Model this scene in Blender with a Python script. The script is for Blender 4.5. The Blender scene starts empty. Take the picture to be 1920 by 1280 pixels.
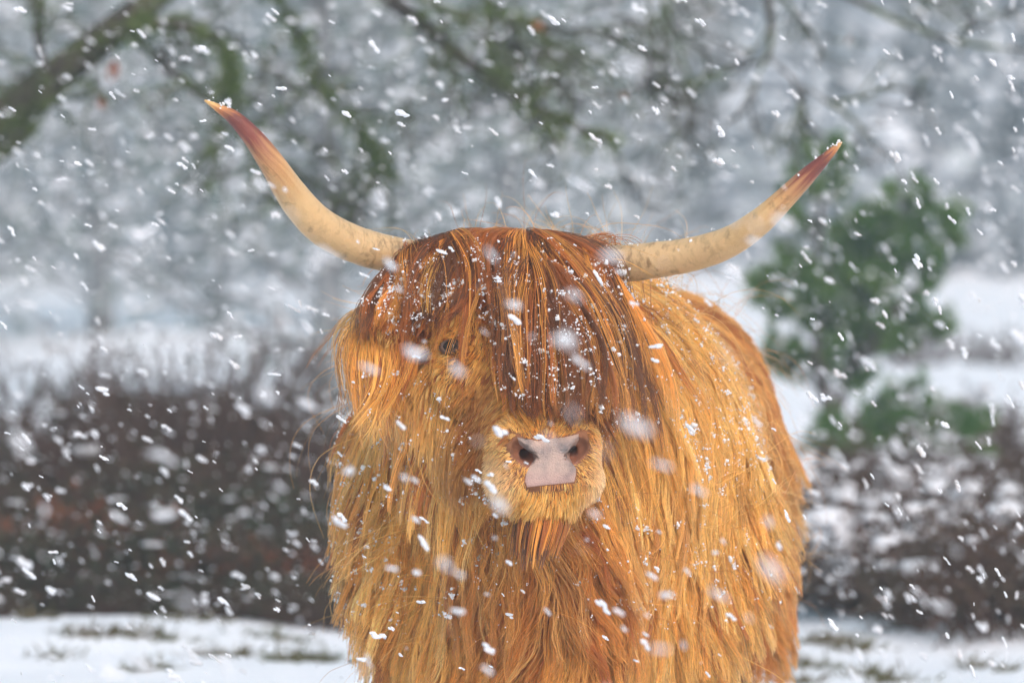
import bpy, math, random
import numpy as np
from mathutils import Vector, kdtree, Matrix

random.seed(7)
RNG = np.random.default_rng(11)
scene = bpy.context.scene
COL = scene.collection
R = math.radians

# ------------------------------------------------------------------ camera, sky, sun, exposure
CAM_Y, CAM_Z, PXR = -9.7, 1.2, 10667.0      # camera place; pixels (of 1920) per radian
cam_d = bpy.data.cameras.new('camera')
cam = bpy.data.objects.new('camera', cam_d); COL.objects.link(cam)
cam.location = (0, CAM_Y, CAM_Z)
cam.rotation_euler = (R(90) - math.atan(230 / PXR), 0, 0)
cam_d.lens = 200; cam_d.sensor_width = 36
cam_d.clip_start = 0.1; cam_d.clip_end = 1500
cam_d.dof.use_dof = True
cam_d.dof.focus_distance = 9.56
cam_d.dof.aperture_fstop = 5.0
scene.camera = cam

world = bpy.data.worlds.new('World'); scene.world = world
world.use_nodes = True
nt = world.node_tree
bg = nt.nodes['Background']
sky = nt.nodes.new('ShaderNodeTexSky'); sky.sky_type = 'NISHITA'
sky.sun_disc = False
SUN_EL, SUN_AZ = R(40), R(160)
sky.sun_elevation = SUN_EL; sky.sun_rotation = SUN_AZ
sky.air_density = 1.0; sky.dust_density = 4.0; sky.ozone_density = 1.0
hs = nt.nodes.new('ShaderNodeHueSaturation'); hs.inputs['Saturation'].default_value = 1.0; hs.inputs['Hue'].default_value = 0.46
nt.links.new(sky.outputs['Color'], hs.inputs['Color'])
nt.links.new(hs.outputs['Color'], bg.inputs['Color'])
bg.inputs['Strength'].default_value = 0.15

sun_d = bpy.data.lights.new('sun', 'SUN'); sun_d.energy = 1.35; sun_d.angle = R(35)
sun_d.color = (1.0, 0.99, 0.98)
sun = bpy.data.objects.new('sun', sun_d); COL.objects.link(sun)
sdir = Vector((math.sin(SUN_AZ) * math.cos(SUN_EL), math.cos(SUN_AZ) * math.cos(SUN_EL), math.sin(SUN_EL)))
sun.rotation_euler = sdir.to_track_quat('Z', 'Y').to_euler()
sun.location = (0, 0, 30)

vs = scene.view_settings
vs.view_transform = 'Standard'; vs.look = 'None'; vs.gamma = 1.0; vs.exposure = 0.30
vs.use_curve_mapping = False
cy = scene.cycles
cy.use_denoising = True
cy.max_bounces = 8; cy.diffuse_bounces = 4; cy.glossy_bounces = 5; cy.transmission_bounces = 8
cy.transparent_max_bounces = 8; cy.volume_bounces = 1
cy.caustics_reflective = False; cy.caustics_refractive = False
cy.use_adaptive_sampling = True; cy.adaptive_threshold = 0.06

# ------------------------------------------------------------------ helpers
def at(px, py, Y):
    """a point of the place at depth Y that stands in that direction"""
    s = (Y - CAM_Y) / PXR
    return np.array([(px - 960) * s, Y, CAM_Z - (py - 410) * s])

def nrm(v, axis=-1):
    return v / np.maximum(np.linalg.norm(v, axis=axis, keepdims=True), 1e-9)

def tag(o, label=None, cat=None, group=None, kind=None):
    if label: o['label'] = label
    if cat: o['category'] = cat
    if group: o['group'] = group
    if kind: o['kind'] = kind
    return o

def empty(name, loc, rz=0.0):
    o = bpy.data.objects.new(name, None); COL.objects.link(o)
    o.location = loc; o.rotation_euler = (0, 0, rz); o.empty_display_size = 0.1
    return o

class MB:
    """collects vertices, quads and triangles for one mesh"""
    def __init__(self): self.v = []; self.q = []; self.t = []; self.n = 0
    def add(self, V, Q=None, T=None):
        V = np.asarray(V, dtype=np.float32).reshape(-1, 3)
        if Q is not None and len(Q): self.q.append(np.asarray(Q).reshape(-1, 4) + self.n)
        if T is not None and len(T): self.t.append(np.asarray(T).reshape(-1, 3) + self.n)
        self.v.append(V); self.n += len(V)
    def mesh(self, name, mat, smooth=True):
        V = np.concatenate(self.v) if self.v else np.zeros((0, 3), np.float32)
        q = np.concatenate(self.q) if self.q else np.zeros((0, 4), int)
        t = np.concatenate(self.t) if self.t else np.zeros((0, 3), int)
        me = bpy.data.meshes.new(name)
        me.vertices.add(len(V)); me.vertices.foreach_set('co', V.ravel())
        nl = len(q) * 4 + len(t) * 3
        me.loops.add(nl)
        me.loops.foreach_set('vertex_index', np.concatenate([q.ravel(), t.ravel()]).astype(np.int32))
        me.polygons.add(len(q) + len(t))
        st = np.concatenate([np.arange(len(q)) * 4, len(q) * 4 + np.arange(len(t)) * 3]).astype(np.int32)
        me.polygons.foreach_set('loop_start', st)
        me.polygons.foreach_set('use_smooth', np.full(len(q) + len(t), smooth))
        me.update(calc_edges=True); me.validate()
        if mat: me.materials.append(mat)
        return me
    def build(self, name, mat, parent=None, smooth=True, off=None):
        if off is not None: self.v = [v - np.asarray(off, np.float32) for v in self.v]
        o = bpy.data.objects.new(name, self.mesh(name, mat, smooth)); COL.objects.link(o)
        if parent: o.parent = parent
        return o

def copy_tree(o, parent=None):
    c = o.copy(); COL.objects.link(c); c.parent = parent
    for ch in list(o.children): copy_tree(ch, c)
    return c

def tubes(mb, P, Rad, n=5):
    """P (m,k,3) polylines, Rad (m,k) -> closed tapering tubes"""
    P = np.asarray(P, float); Rad = np.asarray(Rad, float)
    m, k, _ = P.shape
    T = np.gradient(P, axis=1); T = nrm(T)
    ref = np.where(np.abs(T[..., 2:3]) > 0.9, np.array([1., 0, 0]), np.array([0., 0, 1.]))
    A = nrm(np.cross(T, ref)); B = np.cross(T, A)
    th = np.arange(n) * 2 * math.pi / n
    V = P[:, :, None] + Rad[:, :, None, None] * (A[:, :, None] * np.cos(th)[None, None, :, None] + B[:, :, None] * np.sin(th)[None, None, :, None])
    idx = np.arange(m * k * n).reshape(m, k, n)
    a = idx[:, :-1, :]; b = idx[:, 1:, :]
    Q = np.stack([a, np.roll(a, -1, 2), np.roll(b, -1, 2), b], -1).reshape(-1, 4)
    mb.add(V.reshape(-1, 3), Q)

def _ico():
    t = (1 + 5 ** .5) / 2
    v = np.array([(-1, t, 0), (1, t, 0), (-1, -t, 0), (1, -t, 0), (0, -1, t), (0, 1, t), (0, -1, -t), (0, 1, -t), (t, 0, -1), (t, 0, 1), (-t, 0, -1), (-t, 0, 1)], float)
    f = np.array([(0, 11, 5), (0, 5, 1), (0, 1, 7), (0, 7, 10), (0, 10, 11), (1, 5, 9), (5, 11, 4), (11, 10, 2), (10, 7, 6), (7, 1, 8), (3, 9, 4), (3, 4, 2), (3, 2, 6), (3, 6, 8), (3, 8, 9), (4, 9, 5), (2, 4, 11), (6, 2, 10), (8, 6, 7), (9, 8, 1)])
    return nrm(v), f
ICO_V, ICO_F = _ico()

def rand_rot(m, rng=RNG):
    q = nrm(rng.normal(size=(m, 4)))
    w, x, y, z = q.T
    return np.stack([np.stack([1 - 2 * (y * y + z * z), 2 * (x * y - z * w), 2 * (x * z + y * w)], -1),
                     np.stack([2 * (x * y + z * w), 1 - 2 * (x * x + z * z), 2 * (y * z - x * w)], -1),
                     np.stack([2 * (x * z - y * w), 2 * (y * z + x * w), 1 - 2 * (x * x + y * y)], -1)], 1)

def blobs(mb, C, S, jit=0.25, rng=RNG):
    """irregular lumps at C (m,3) with half sizes S (m,3)"""
    C = np.asarray(C, float); S = np.asarray(S, float); m = len(C)
    if m == 0: return
    V = ICO_V[None] * (1 + rng.uniform(-jit, jit, (m, 12, 1)))
    V = np.einsum('mij,mvj->mvi', rand_rot(m, rng), V) * S[:, None, :] + C[:, None, :]
    F = ICO_F[None] + (np.arange(m) * 12)[:, None, None]
    mb.add(V.reshape(-1, 3), None, F.reshape(-1, 3))

def blades(mb, P, D, L, W, rng=RNG):
    """thin pointed blades (needles, leaves): base P, direction D, length L, width W"""
    m = len(P); D = nrm(D)
    S = nrm(np.cross(D, rng.normal(size=(m, 3))))
    N = np.cross(D, S)
    L = np.broadcast_to(L, (m,))[:, None]; W = np.broadcast_to(W, (m,))[:, None]
    V = np.stack([P, P + D * L * .45 + S * W + N * W * .3, P + D * L, P + D * L * .45 - S * W + N * W * .3], 1)
    Q = np.arange(m * 4).reshape(m, 4)
    mb.add(V.reshape(-1, 3), Q)

# ------------------------------------------------------------------ materials
def new_mat(name):
    m = bpy.data.materials.new(name); m.use_nodes = True
    n = m.node_tree; b = n.nodes['Principled BSDF']
    return m, n, b

def ramp_mat(name, stops, scale=8.0, rough=0.8, detail=4.0, bump=0.0, coord='Object', bscale=None, stretch=None, spec=0.3):
    m, n, b = new_mat(name)
    tc = n.nodes.new('ShaderNodeTexCoord'); no = n.nodes.new('ShaderNodeTexNoise')
    no.inputs['Scale'].default_value = scale; no.inputs['Detail'].default_value = detail
    src = tc.outputs[coord]
    if stretch:
        mp = n.nodes.new('ShaderNodeMapping'); mp.inputs['Scale'].default_value = stretch
        n.links.new(src, mp.inputs['Vector']); src = mp.outputs['Vector']
    n.links.new(src, no.inputs['Vector'])
    cr = n.nodes.new('ShaderNodeValToRGB')
    el = cr.color_ramp.elements
    while len(el) < len(stops): el.new(0.5)
    for e, (p, c) in zip(el, stops): e.position = p; e.color = (*c, 1)
    n.links.new(no.outputs['Fac'], cr.inputs['Fac']); n.links.new(cr.outputs['Color'], b.inputs['Base Color'])
    b.inputs['Roughness'].default_value = rough; b.inputs['Specular IOR Level'].default_value = spec
    if bump:
        n2 = n.nodes.new('ShaderNodeTexNoise'); n2.inputs['Scale'].default_value = bscale or scale * 4; n2.inputs['Detail'].default_value = 5
        n.links.new(src, n2.inputs['Vector'])
        bp = n.nodes.new('ShaderNodeBump'); bp.inputs['Strength'].default_value = bump; bp.inputs['Distance'].default_value = 0.02
        n.links.new(n2.outputs['Fac'], bp.inputs['Height']); n.links.new(bp.outputs['Normal'], b.inputs['Normal'])
    return m

def snow_mat(name, col=(0.86, 0.87, 0.89), trans=0.35):
    m, n, b = new_mat(name)
    b.inputs['Base Color'].default_value = (*col, 1); b.inputs['Roughness'].default_value = 0.85
    b.inputs['Specular IOR Level'].default_value = 0.2
    if trans:
        tr = n.nodes.new('ShaderNodeBsdfTranslucent'); tr.inputs['Color'].default_value = (*col, 1)
        mx = n.nodes.new('ShaderNodeMixShader'); mx.inputs['Fac'].default_value = trans
        n.links.new(b.outputs[0], mx.inputs[1]); n.links.new(tr.outputs[0], mx.inputs[2])
        n.links.new(mx.outputs[0], n.nodes['Material Output'].inputs['Surface'])
    return m

def leaf_mat(name, c1, c2, scale=6.0, trans=0.25):
    m, n, b = new_mat(name)
    tc = n.nodes.new('ShaderNodeTexCoord'); no = n.nodes.new('ShaderNodeTexNoise'); no.inputs['Scale'].default_value = scale
    n.links.new(tc.outputs['Object'], no.inputs['Vector'])
    mx = n.nodes.new('ShaderNodeMix'); mx.data_type = 'RGBA'
    mr = n.nodes.new('ShaderNodeMapRange'); mr.inputs[1].default_value = .35; mr.inputs[2].default_value = .65
    n.links.new(no.outputs['Fac'], mr.inputs[0]); n.links.new(mr.outputs[0], mx.inputs[0])
    mx.inputs[6].default_value = (*c1, 1); mx.inputs[7].default_value = (*c2, 1)
    n.links.new(mx.outputs[2], b.inputs['Base Color']); b.inputs['Roughness'].default_value = .6
    b.inputs['Specular IOR Level'].default_value = .25
    tr = n.nodes.new('ShaderNodeBsdfTranslucent'); n.links.new(mx.outputs[2], tr.inputs['Color'])
    ms = n.nodes.new('ShaderNodeMixShader'); ms.inputs['Fac'].default_value = trans
    n.links.new(b.outputs[0], ms.inputs[1]); n.links.new(tr.outputs[0], ms.inputs[2])
    n.links.new(ms.outputs[0], n.nodes['Material Output'].inputs['Surface'])
    return m

def hair_mat(name, rough=0.42, gain=1.0, diffuse=0.60):
    m, n, b = new_mat(name); n.nodes.remove(b)
    out = n.nodes['Material Output']
    a = n.nodes.new('ShaderNodeAttribute'); a.attribute_name = 'tint'
    hi = n.nodes.new('ShaderNodeHairInfo')
    hsv = n.nodes.new('ShaderNodeHueSaturation')
    mr = n.nodes.new('ShaderNodeMapRange'); mr.inputs[3].default_value = 0.60 * gain; mr.inputs[4].default_value = 1.34 * gain
    n.links.new(hi.outputs['Random'], mr.inputs[0]); n.links.new(mr.outputs[0], hsv.inputs['Value'])
    n.links.new(a.outputs['Color'], hsv.inputs['Color'])
    ph = n.nodes.new('ShaderNodeBsdfHairPrincipled'); ph.model = 'CHIANG'; ph.parametrization = 'COLOR'
    n.links.new(hsv.outputs['Color'], ph.inputs['Color'])
    ph.inputs['Roughness'].default_value = rough; ph.inputs['Radial Roughness'].default_value = 0.45
    ph.inputs['Coat'].default_value = 0.0; ph.inputs['Random Roughness'].default_value = 0.2
    df = n.nodes.new('ShaderNodeBsdfDiffuse'); n.links.new(hsv.outputs['Color'], df.inputs['Color'])
    mx = n.nodes.new('ShaderNodeMixShader'); mx.inputs['Fac'].default_value = diffuse
    n.links.new(ph.outputs[0], mx.inputs[1]); n.links.new(df.outputs[0], mx.inputs[2])
    n.links.new(mx.outputs[0], out.inputs['Surface'])
    return m

M_FLAKE = snow_mat('snowflake_ice', (0.93, 0.94, 0.96), 0.45)
M_SNOWC = snow_mat('clinging_snow', (0.90, 0.91, 0.93), 0.3)
M_HAIR = hair_mat('cow_hair', gain=1.17)

# ------------------------------------------------------------------ ground
def terrain(x, y):
    x = np.asarray(x, float); y = np.asarray(y, float)
    h = 0.05 * np.sin(x * .7 + 1.3) * np.sin(y * .5 + .4) + 0.03 * np.sin(x * 1.9 + y * .6) + 0.02 * np.sin(x * 3.1 - y * 2.3 + 2)
    fade = np.clip((np.hypot(x - .15, (y - .9)) - 2.5) / 3.0, 0, 1)
    h = h * fade
    h = h + .6 * np.sin(x * .05 + 1.0) * np.sin(y * .04) * np.clip((y - 40) / 60, 0, 1)
    u = np.clip((y - 50) / 130, 0, 1); h = h + 12.5 * u * u * (3 - 2 * u) * (1 + .12 * np.sin(x * .045 + .5))      # snowy hillside at the back
    rt = np.clip((x - 1.0) / 1.5, 0, 1) * np.exp(-((y - 10) / 5.0) ** 2)          # heathery bank beyond the flank
    h = h + rt * (.05 + .05 * np.sin(x * 5.3 + y * 1.1) * np.sin(y * 2.7 + x))
    return h

def axis_nonuni(lo, hi, fine_lo, fine_hi, fstep, growth=1.12):
    a = list(np.arange(fine_lo, fine_hi + 1e-6, fstep))
    s = fstep
    while a[-1] < hi: s *= growth; a.append(a[-1] + s)
    s = fstep
    while a[0] > lo: s *= growth; a.insert(0, a[0] - s)
    return np.array(a)

gx = axis_nonuni(-230, 230, -5, 5, 0.12); gy = axis_nonuni(-60, 260, -2, 24, 0.14)
GX, GY = np.meshgrid(gx, gy, indexing='ij')
GZ = terrain(GX, GY)
idx = np.arange(GX.size).reshape(GX.shape)
gmb = MB()
gmb.add(np.stack([GX, GY, GZ], -1).reshape(-1, 3), np.stack([idx[:-1, :-1], idx[1:, :-1], idx[1:, 1:], idx[:-1, 1:]], -1).reshape(-1, 4))
M_SNOW = ramp_mat('ground_snow', [(0.3, (0.74, 0.76, 0.80)), (0.7, (0.84, 0.85, 0.87))], scale=1.6, rough=.9, bump=.35, bscale=9)
ground = gmb.build('snowy_ground', M_SNOW)
tag(ground, 'snow covered heath ground stretching back behind the cow', kind='structure')

# ------------------------------------------------------------------ cow: body as one implicit surface
O = np.array([-0.006, 0.05, 1.143])
NOSE = np.array([0.0667, -0.225, 0.800])
hd = nrm(NOSE - O)
hr = np.array([math.cos(R(13)), math.sin(R(13)), -0.035]); hr = nrm(hr - hd * hr.dot(hd))
hn = np.cross(hd, hr)
def H(a, b, c): return O + a * hr + b * hd + c * hn          # head frame: right, down the face, out of the face
mf = nrm(np.array([0.19, -0.96, -0.16]))
mr_ = np.array([0.98, 0.19, 0.03]); mr_ = nrm(mr_ - mf * mr_.dot(mf))
mu = np.cross(mf, mr_)
def headc0(P): return np.array([(P - O) @ hr, (P - O) @ hd, (P - O) @ hn])
def Mz(p, q, w): return NOSE + p * mr_ + q * mu + w * mf      # muzzle frame: right, up, forward

def fine(lo, hi, flo, fhi, f, c):
    return np.unique(np.round(np.concatenate([np.arange(lo, flo, c), np.arange(flo, fhi, f), np.arange(fhi, hi + c, c)]), 5))
xs = fine(-0.40, 0.84, -0.20, 0.22, 0.006, 0.022)
ys = fine(-0.46, 2.2, -0.40, 0.10, 0.006, 0.026)
zs = fine(-0.04, 1.32, 0.68, 1.22, 0.006, 0.022)
X, Y_, Z = np.meshgrid(xs.astype(np.float32), ys.astype(np.float32), zs.astype(np.float32), indexing='ij')
GP = np.stack([X, Y_, Z], -1)

def loc(P, o, ax):
    d = P - np.asarray(o, np.float32)
    return [d @ np.asarray(a, np.float32) for a in ax]
def ell(P, o, ax, r):
    l = loc(P, o, ax)
    k0 = np.sqrt(sum((l[i] / r[i]) ** 2 for i in range(3))) + 1e-6
    k1 = np.sqrt(sum((l[i] / r[i] ** 2) ** 2 for i in range(3))) + 1e-6
    return k0 * (k0 - 1) / k1
def cap(P, a, b, ra, rb):
    a = np.asarray(a, np.float32); b = np.asarray(b, np.float32); ba = b - a
    t = np.clip(((P - a) @ ba) / ba.dot(ba), 0, 1)
    return np.linalg.norm(P - a - t[..., None] * ba, axis=-1) - (ra + (rb - ra) * t)
def rbox(P, o, ax, h, r):
    l = loc(P, o, ax)
    q = [np.abs(l[i]) - h[i] for i in range(3)]
    return np.sqrt(sum(np.maximum(v, 0) ** 2 for v in q)) + np.minimum(np.maximum(np.maximum(q[0], q[1]), q[2]), 0) - r
def smin(a, b, k):
    h = np.clip(.5 + .5 * (b - a) / k, 0, 1)
    return b + (a - b) * h - k * h * (1 - h)
def smax(a, b, k): return -smin(-a, -b, k)

WAX = [(1, 0, 0), (0, 1, 0), (0, 0, 1)]
HAX = [hr, hd, hn]; MAX = [mr_, mu, mf]
EAR_L = [H(-.135, .05, -.10), H(-.235, .105, -.115)]
EAR_R = [H(.135, .05, -.10), H(.235, .105, -.115)]
ES_L, ES_R = None, None
by = nrm(np.array([.16, 1.1, 0.0])); bx_ = np.array([by[1], -by[0], 0]); BAX = [bx_, by, np.array([0, 0, 1.])]

NK = {-1: ((.064, .034), (.052, .014), (.036, .001)), 1: ((.054, .036), (.047, .016), (.036, .003))}
def cow_sdf(P):
    f = cap(P, (.10, .62, .765), (.215, 1.62, .755), .285, .268)                 # barrel
    f = smin(f, ell(P, (.075, .52, .76), BAX, (.315, .36, .33)), .08)             # shoulders and chest
    f = smin(f, ell(P, (.225, 1.68, .80), BAX, (.265, .30, .26)), .08)            # rump
    f = smin(f, cap(P, (.0, .12, 1.0), (.085, .62, .86), .155, .25), .08)         # neck
    f = smin(f, cap(P, (.02, .06, .87), (.06, .30, .60), .085, .17), .08)         # throat and brisket
    for (x0, y0, x1, y1) in ((-.10, .50, -.09, .47), (.25, .53, .25, .50), (.09, 1.72, .09, 1.74), (.42, 1.70, .42, 1.72)):
        f = smin(f, cap(P, (x0, y0, .62), (x1, y1, .34), .125, .075), .06)
        f = smin(f, cap(P, (x1, y1, .34), (x1, y1 + .01, .10), .062, .048), .03)
        f = smin(f, cap(P, (x1, y1, .07), (x1, y1 - .03, .035), .055, .062), .02)
    f = smin(f, ell(P, H(0, .085, -.10), HAX, (.135, .16, .12)), .05)             # cranium
    f = smin(f, ell(P, H(0, .005, -.055), HAX, (.182, .066, .072)), .04)          # poll
    f = smin(f, cap(P, H(0, .13, -.065), H(0, .37, -.060), .108, .068), .04)      # face
    for s in (-1, 1):
        f = smin(f, cap(P, H(.055 * s, .17, -.155), H(.03 * s, .37, -.125), .082, .052), .04)   # jaw
        f = smin(f, ell(P, H(.105 * s, .205, -.075), HAX, (.038, .055, .04)), .03)              # brow
        e0, e1 = (EAR_L if s < 0 else EAR_R)
        em = (e0 + e1) / 2; ea = nrm(e1 - e0); eb = nrm(np.cross(ea, hn)); ec = np.cross(ea, eb)
        f = smin(f, ell(P, em, [ea, eb, ec], (.085, .048, .022)), .02)
    f = smin(f, rbox(P, Mz(0, -.014, -.070), MAX, (.052, .028, .034), .032), .025)  # muzzle
    f = smin(f, ell(P, Mz(0, .036, -.070), MAX, (.064, .024, .055)), .02)           # bulge above the nostrils
    for s in (-1, 1):
        f = smin(f, ell(P, Mz(.058 * s, -.042, -.055), MAX, (.032, .026, .042)), .02)   # lip pads
        f = smin(f, ell(P, Mz(.061 * s, .018, -.034), MAX, (.019, .030, .034)), .012)   # nostril wings
    f = smin(f, ell(P, Mz(0, -.080, -.064), MAX, (.058, .029, .052)), .010)        # lower lip and chin
    f = smax(f, -cap(P, Mz(-.07, -.0585, -.005), Mz(.07, -.0555, -.005), .0065, .0065), .006)   # mouth slit
    for s in (-1, 1):
        k1, k2, k3 = NK[s]
        f = smax(f, -cap(P, Mz(k1[0] * s, k1[1], .0), Mz(k2[0] * s, k2[1], -.010), .0075, .0135), .005)
        f = smax(f, -cap(P, Mz(k2[0] * s, k2[1], -.010), Mz(k3[0] * s, k3[1], -.012), .0138, .0135), .004)
        f = smax(f, -cap(P, Mz(k3[0] * s, k3[1], -.016), Mz(.046 * s, .014, -.075), .012, .010), .004)
    return f

F = np.empty(X.shape, np.float32)
for i in range(0, len(xs), 24): F[i:i + 24] = cow_sdf(GP[i:i + 24])
del GP, X, Y_, Z

def sd(P):
    """distance and outward gradient, looked up in the grid"""
    P = np.asarray(P, float)
    I = []; T = []; Dl = []
    for k, a in enumerate((xs, ys, zs)):
        i = np.clip(np.searchsorted(a, P[..., k]) - 1, 0, len(a) - 2)
        w = a[i + 1] - a[i]
        I.append(i); T.append(np.clip((P[..., k] - a[i]) / w, 0, 1)); Dl.append(w)
    i, j, k = I; u, v, w = T
    c = {}
    for a in (0, 1):
        for b in (0, 1):
            for e in (0, 1): c[a, b, e] = F[i + a, j + b, k + e]
    def mixz(a, b): return c[a, b, 0] * (1 - w) + c[a, b, 1] * w
    z00, z01, z10, z11 = mixz(0, 0), mixz(0, 1), mixz(1, 0), mixz(1, 1)
    y0 = z00 * (1 - v) + z01 * v; y1 = z10 * (1 - v) + z11 * v
    val = y0 * (1 - u) + y1 * u
    gxv = (y1 - y0) / Dl[0]
    gyv = ((z01 - z00) * (1 - u) + (z11 - z10) * u) / Dl[1]
    gzv = (((c[0, 0, 1] - c[0, 0, 0]) * (1 - v) + (c[0, 1, 1] - c[0, 1, 0]) * v) * (1 - u) + ((c[1, 0, 1] - c[1, 0, 0]) * (1 - v) + (c[1, 1, 1] - c[1, 1, 0]) * v) * u) / Dl[2]
    return val, nrm(np.stack([gxv, gyv, gzv], -1))

def cast(px, py, y0=-.6):
    """first point of the body in that direction from the photographer"""
    n = len(px); y = np.full(n, y0); done = np.zeros(n, bool)
    for _ in range(140):
        s = (y - CAM_Y) / PXR
        P = np.stack([(px - 960) * s, y, CAM_Z - (py - 410) * s], -1)
        d, _g = sd(P)
        done |= d < .0008
        y = np.where(done, y, y + np.maximum(d * .7, .001))
    return P

def surface_nets(F, xs, ys, zs):
    ins = F < 0
    shp = tuple(s - 1 for s in F.shape)
    acc = np.zeros(shp + (3,), np.float32); cnt = np.zeros(shp, np.float32)
    ax = (xs, ys, zs)
    sl = lambda o: tuple(slice(o[i], o[i] + shp[i]) for i in range(3))
    base = [np.asarray(a, np.float32) for a in ax]
    for d in range(3):
        o1, o2 = [i for i in range(3) if i != d]
        for a in (0, 1):
            for b in (0, 1):
                c0 = [0, 0, 0]; c0[o1] = a; c0[o2] = b
                c1 = list(c0); c1[d] = 1
                f0, f1 = F[sl(c0)], F[sl(c1)]
                cr = ins[sl(c0)] != ins[sl(c1)]
                ii = np.nonzero(cr)
                t = f0[ii] / (f0[ii] - f1[ii])
                p = np.zeros((len(ii[0]), 3), np.float32)
                for k in range(3):
                    p[:, k] = base[k][ii[k] + c0[k]]
                p[:, d] += t * (base[d][ii[d] + 1] - base[d][ii[d]])
                acc[ii] += p; cnt[ii] += 1
    m = cnt > 0
    vid = np.full(shp, -1, int); vid[m] = np.arange(m.sum())
    V = acc[m] / cnt[m][:, None]
    Q = []
    for d in range(3):
        o1, o2 = [(1, 2), (2, 0), (0, 1)][d]
        lo = [1, 1, 1]; lo[d] = 0
        hi = [F.shape[i] - 1 for i in range(3)]
        s0 = tuple(slice(lo[i], hi[i]) for i in range(3))
        s1 = tuple(slice(lo[i] + (1 if i == d else 0), hi[i] + (1 if i == d else 0)) for i in range(3))
        cr = ins[s0] != ins[s1]
        ii = np.stack(np.nonzero(cr), -1) + np.array(lo)
        flip = ins[s0][cr]
        e1 = np.zeros(3, int); e1[o1] = 1; e2 = np.zeros(3, int); e2[o2] = 1
        g = lambda k: vid[k[:, 0], k[:, 1], k[:, 2]]
        q = np.stack([g(ii - e1 - e2), g(ii - e2), g(ii), g(ii - e1)], -1)
        q[~flip] = q[~flip][:, ::-1]
        Q.append(q)
    return V, np.concatenate(Q)

BV, BQ = surface_nets(F, xs, ys, zs)
for _ in range(2):                       # pull the vertices on to the surface
    d, g = sd(BV); BV = (BV - g * np.clip(d, -.01, .01)[:, None] * .9).astype(np.float32)

COW0 = np.array([.15, .95, 0.0])
cow = empty('highland_cow', COW0)
tag(cow, 'shaggy ginger highland cow with wide pale horns facing the camera in snow', 'cow')
bmb = MB(); bmb.add(BV, BQ)
M_SKIN = ramp_mat('cow_skin', [(.35, (.17, .07, .022)), (.65, (.25, .105, .035))], scale=14, rough=.75, bump=.2, bscale=160)
# muzzle skin is pinker: blended by distance from the nose, as on the animal
sn = M_SKIN.node_tree
att = sn.nodes.new('ShaderNodeAttribute'); att.attribute_name = 'pink'
mxs = sn.nodes.new('ShaderNodeMix'); mxs.data_type = 'RGBA'
b_ = sn.nodes['Principled BSDF']; src_ = b_.inputs['Base Color'].links[0].from_socket
sn.links.new(att.outputs['Fac'], mxs.inputs[0]); sn.links.new(src_, mxs.inputs[6]); mxs.inputs[7].default_value = (.29, .115, .07, 1)
sn.links.new(mxs.outputs[2], b_.inputs['Base Color'])
body = bmb.build('body', M_SKIN, cow, off=COW0)
ml = np.stack(loc(BV.astype(np.float32), NOSE, MAX), -1)
pink = np.clip(1.25 - np.linalg.norm((ml - [0, 0, -.02]) / [.085, .06, .09], axis=1), 0, 1)
body.data.attributes.new('pink', 'FLOAT', 'POINT').data.foreach_set('value', pink.astype(np.float32))

# ---- nose pad: bare speckled skin between the nostrils
M_NOSE = ramp_mat('nose_skin', [(.30, (.14, .13, .135)), (.43, (.36, .27, .235)), (.58, (.55, .39, .32))], scale=30, rough=.42, detail=5, bump=.5, bscale=420, spec=.5)
outl = [(969, 819), (985, 822), (1010, 826), (1034, 822), (1058, 819), (1076, 815), (1085, 813), (1086, 823), (1080, 836), (1070, 845), (1068, 856), (1073, 868), (1081, 878), (1080, 892), (1077, 904),
        (1050, 907), (1020, 910), (988, 914), (984, 902), (986, 886), (994, 872), (1001, 862), (998, 850), (985, 842), (973, 832)]
ol = np.array(outl, float)
dense = []
for i in range(len(ol)):
    for t in (0, .33, .66): dense.append(ol[i] * (1 - t) + ol[(i + 1) % len(ol)] * t)
dense = np.array(dense)
cx = np.array([1034., 862.])
rings = []
for s in (1.0, .985, .93, .8, .62, .42, .2):
    rings.append(np.stack([1034 + (dense[:, 0] - 1034) * s, 862 + (dense[:, 1] - 862) * s], -1))
nm = len(dense)
npts = np.concatenate(rings + [cx[None]])
P = cast(npts[:, 0], npts[:, 1])
_, g = sd(P)
proud = np.concatenate([np.full(nm, v) for v in (-.002, .0004, .0012, .0022, .0028, .003, .003)] + [np.array([.003])])
P = P + g * proud[:, None]
nmb = MB()
q = []
for r_ in range(len(rings) - 1):
    a = np.arange(nm) + r_ * nm; b = a + nm
    q.append(np.stack([a, b, np.roll(b, -1), np.roll(a, -1)], -1))
last = np.arange(nm) + (len(rings) - 1) * nm
tri = np.stack([last, np.full(nm, len(P) - 1), np.roll(last, -1)], -1)
nmb.add(P, np.concatenate(q), tri)
nose = nmb.build('nose', M_NOSE, cow, off=COW0)
pk = np.clip((npts[:, 1] - 878) / 34, 0, 1).astype(np.float32)
nose.data.attributes.new('lip', 'FLOAT', 'POINT').data.foreach_set('value', pk)
nn = M_NOSE.node_tree; na = nn.nodes.new('ShaderNodeAttribute'); na.attribute_name = 'lip'
nx = nn.nodes.new('ShaderNodeMix'); nx.data_type = 'RGBA'; nx.inputs[7].default_value = (.58, .36, .31, 1)
nb = nn.nodes['Principled BSDF']; nn.links.new(nb.inputs['Base Color'].links[0].from_socket, nx.inputs[6]); nn.links.new(na.outputs['Fac'], nx.inputs[0]); nn.links.new(nx.outputs[2], nb.inputs['Base Color'])
nose['label'] = 'bare pinkish grey speckled nose pad between the nostrils'

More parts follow.
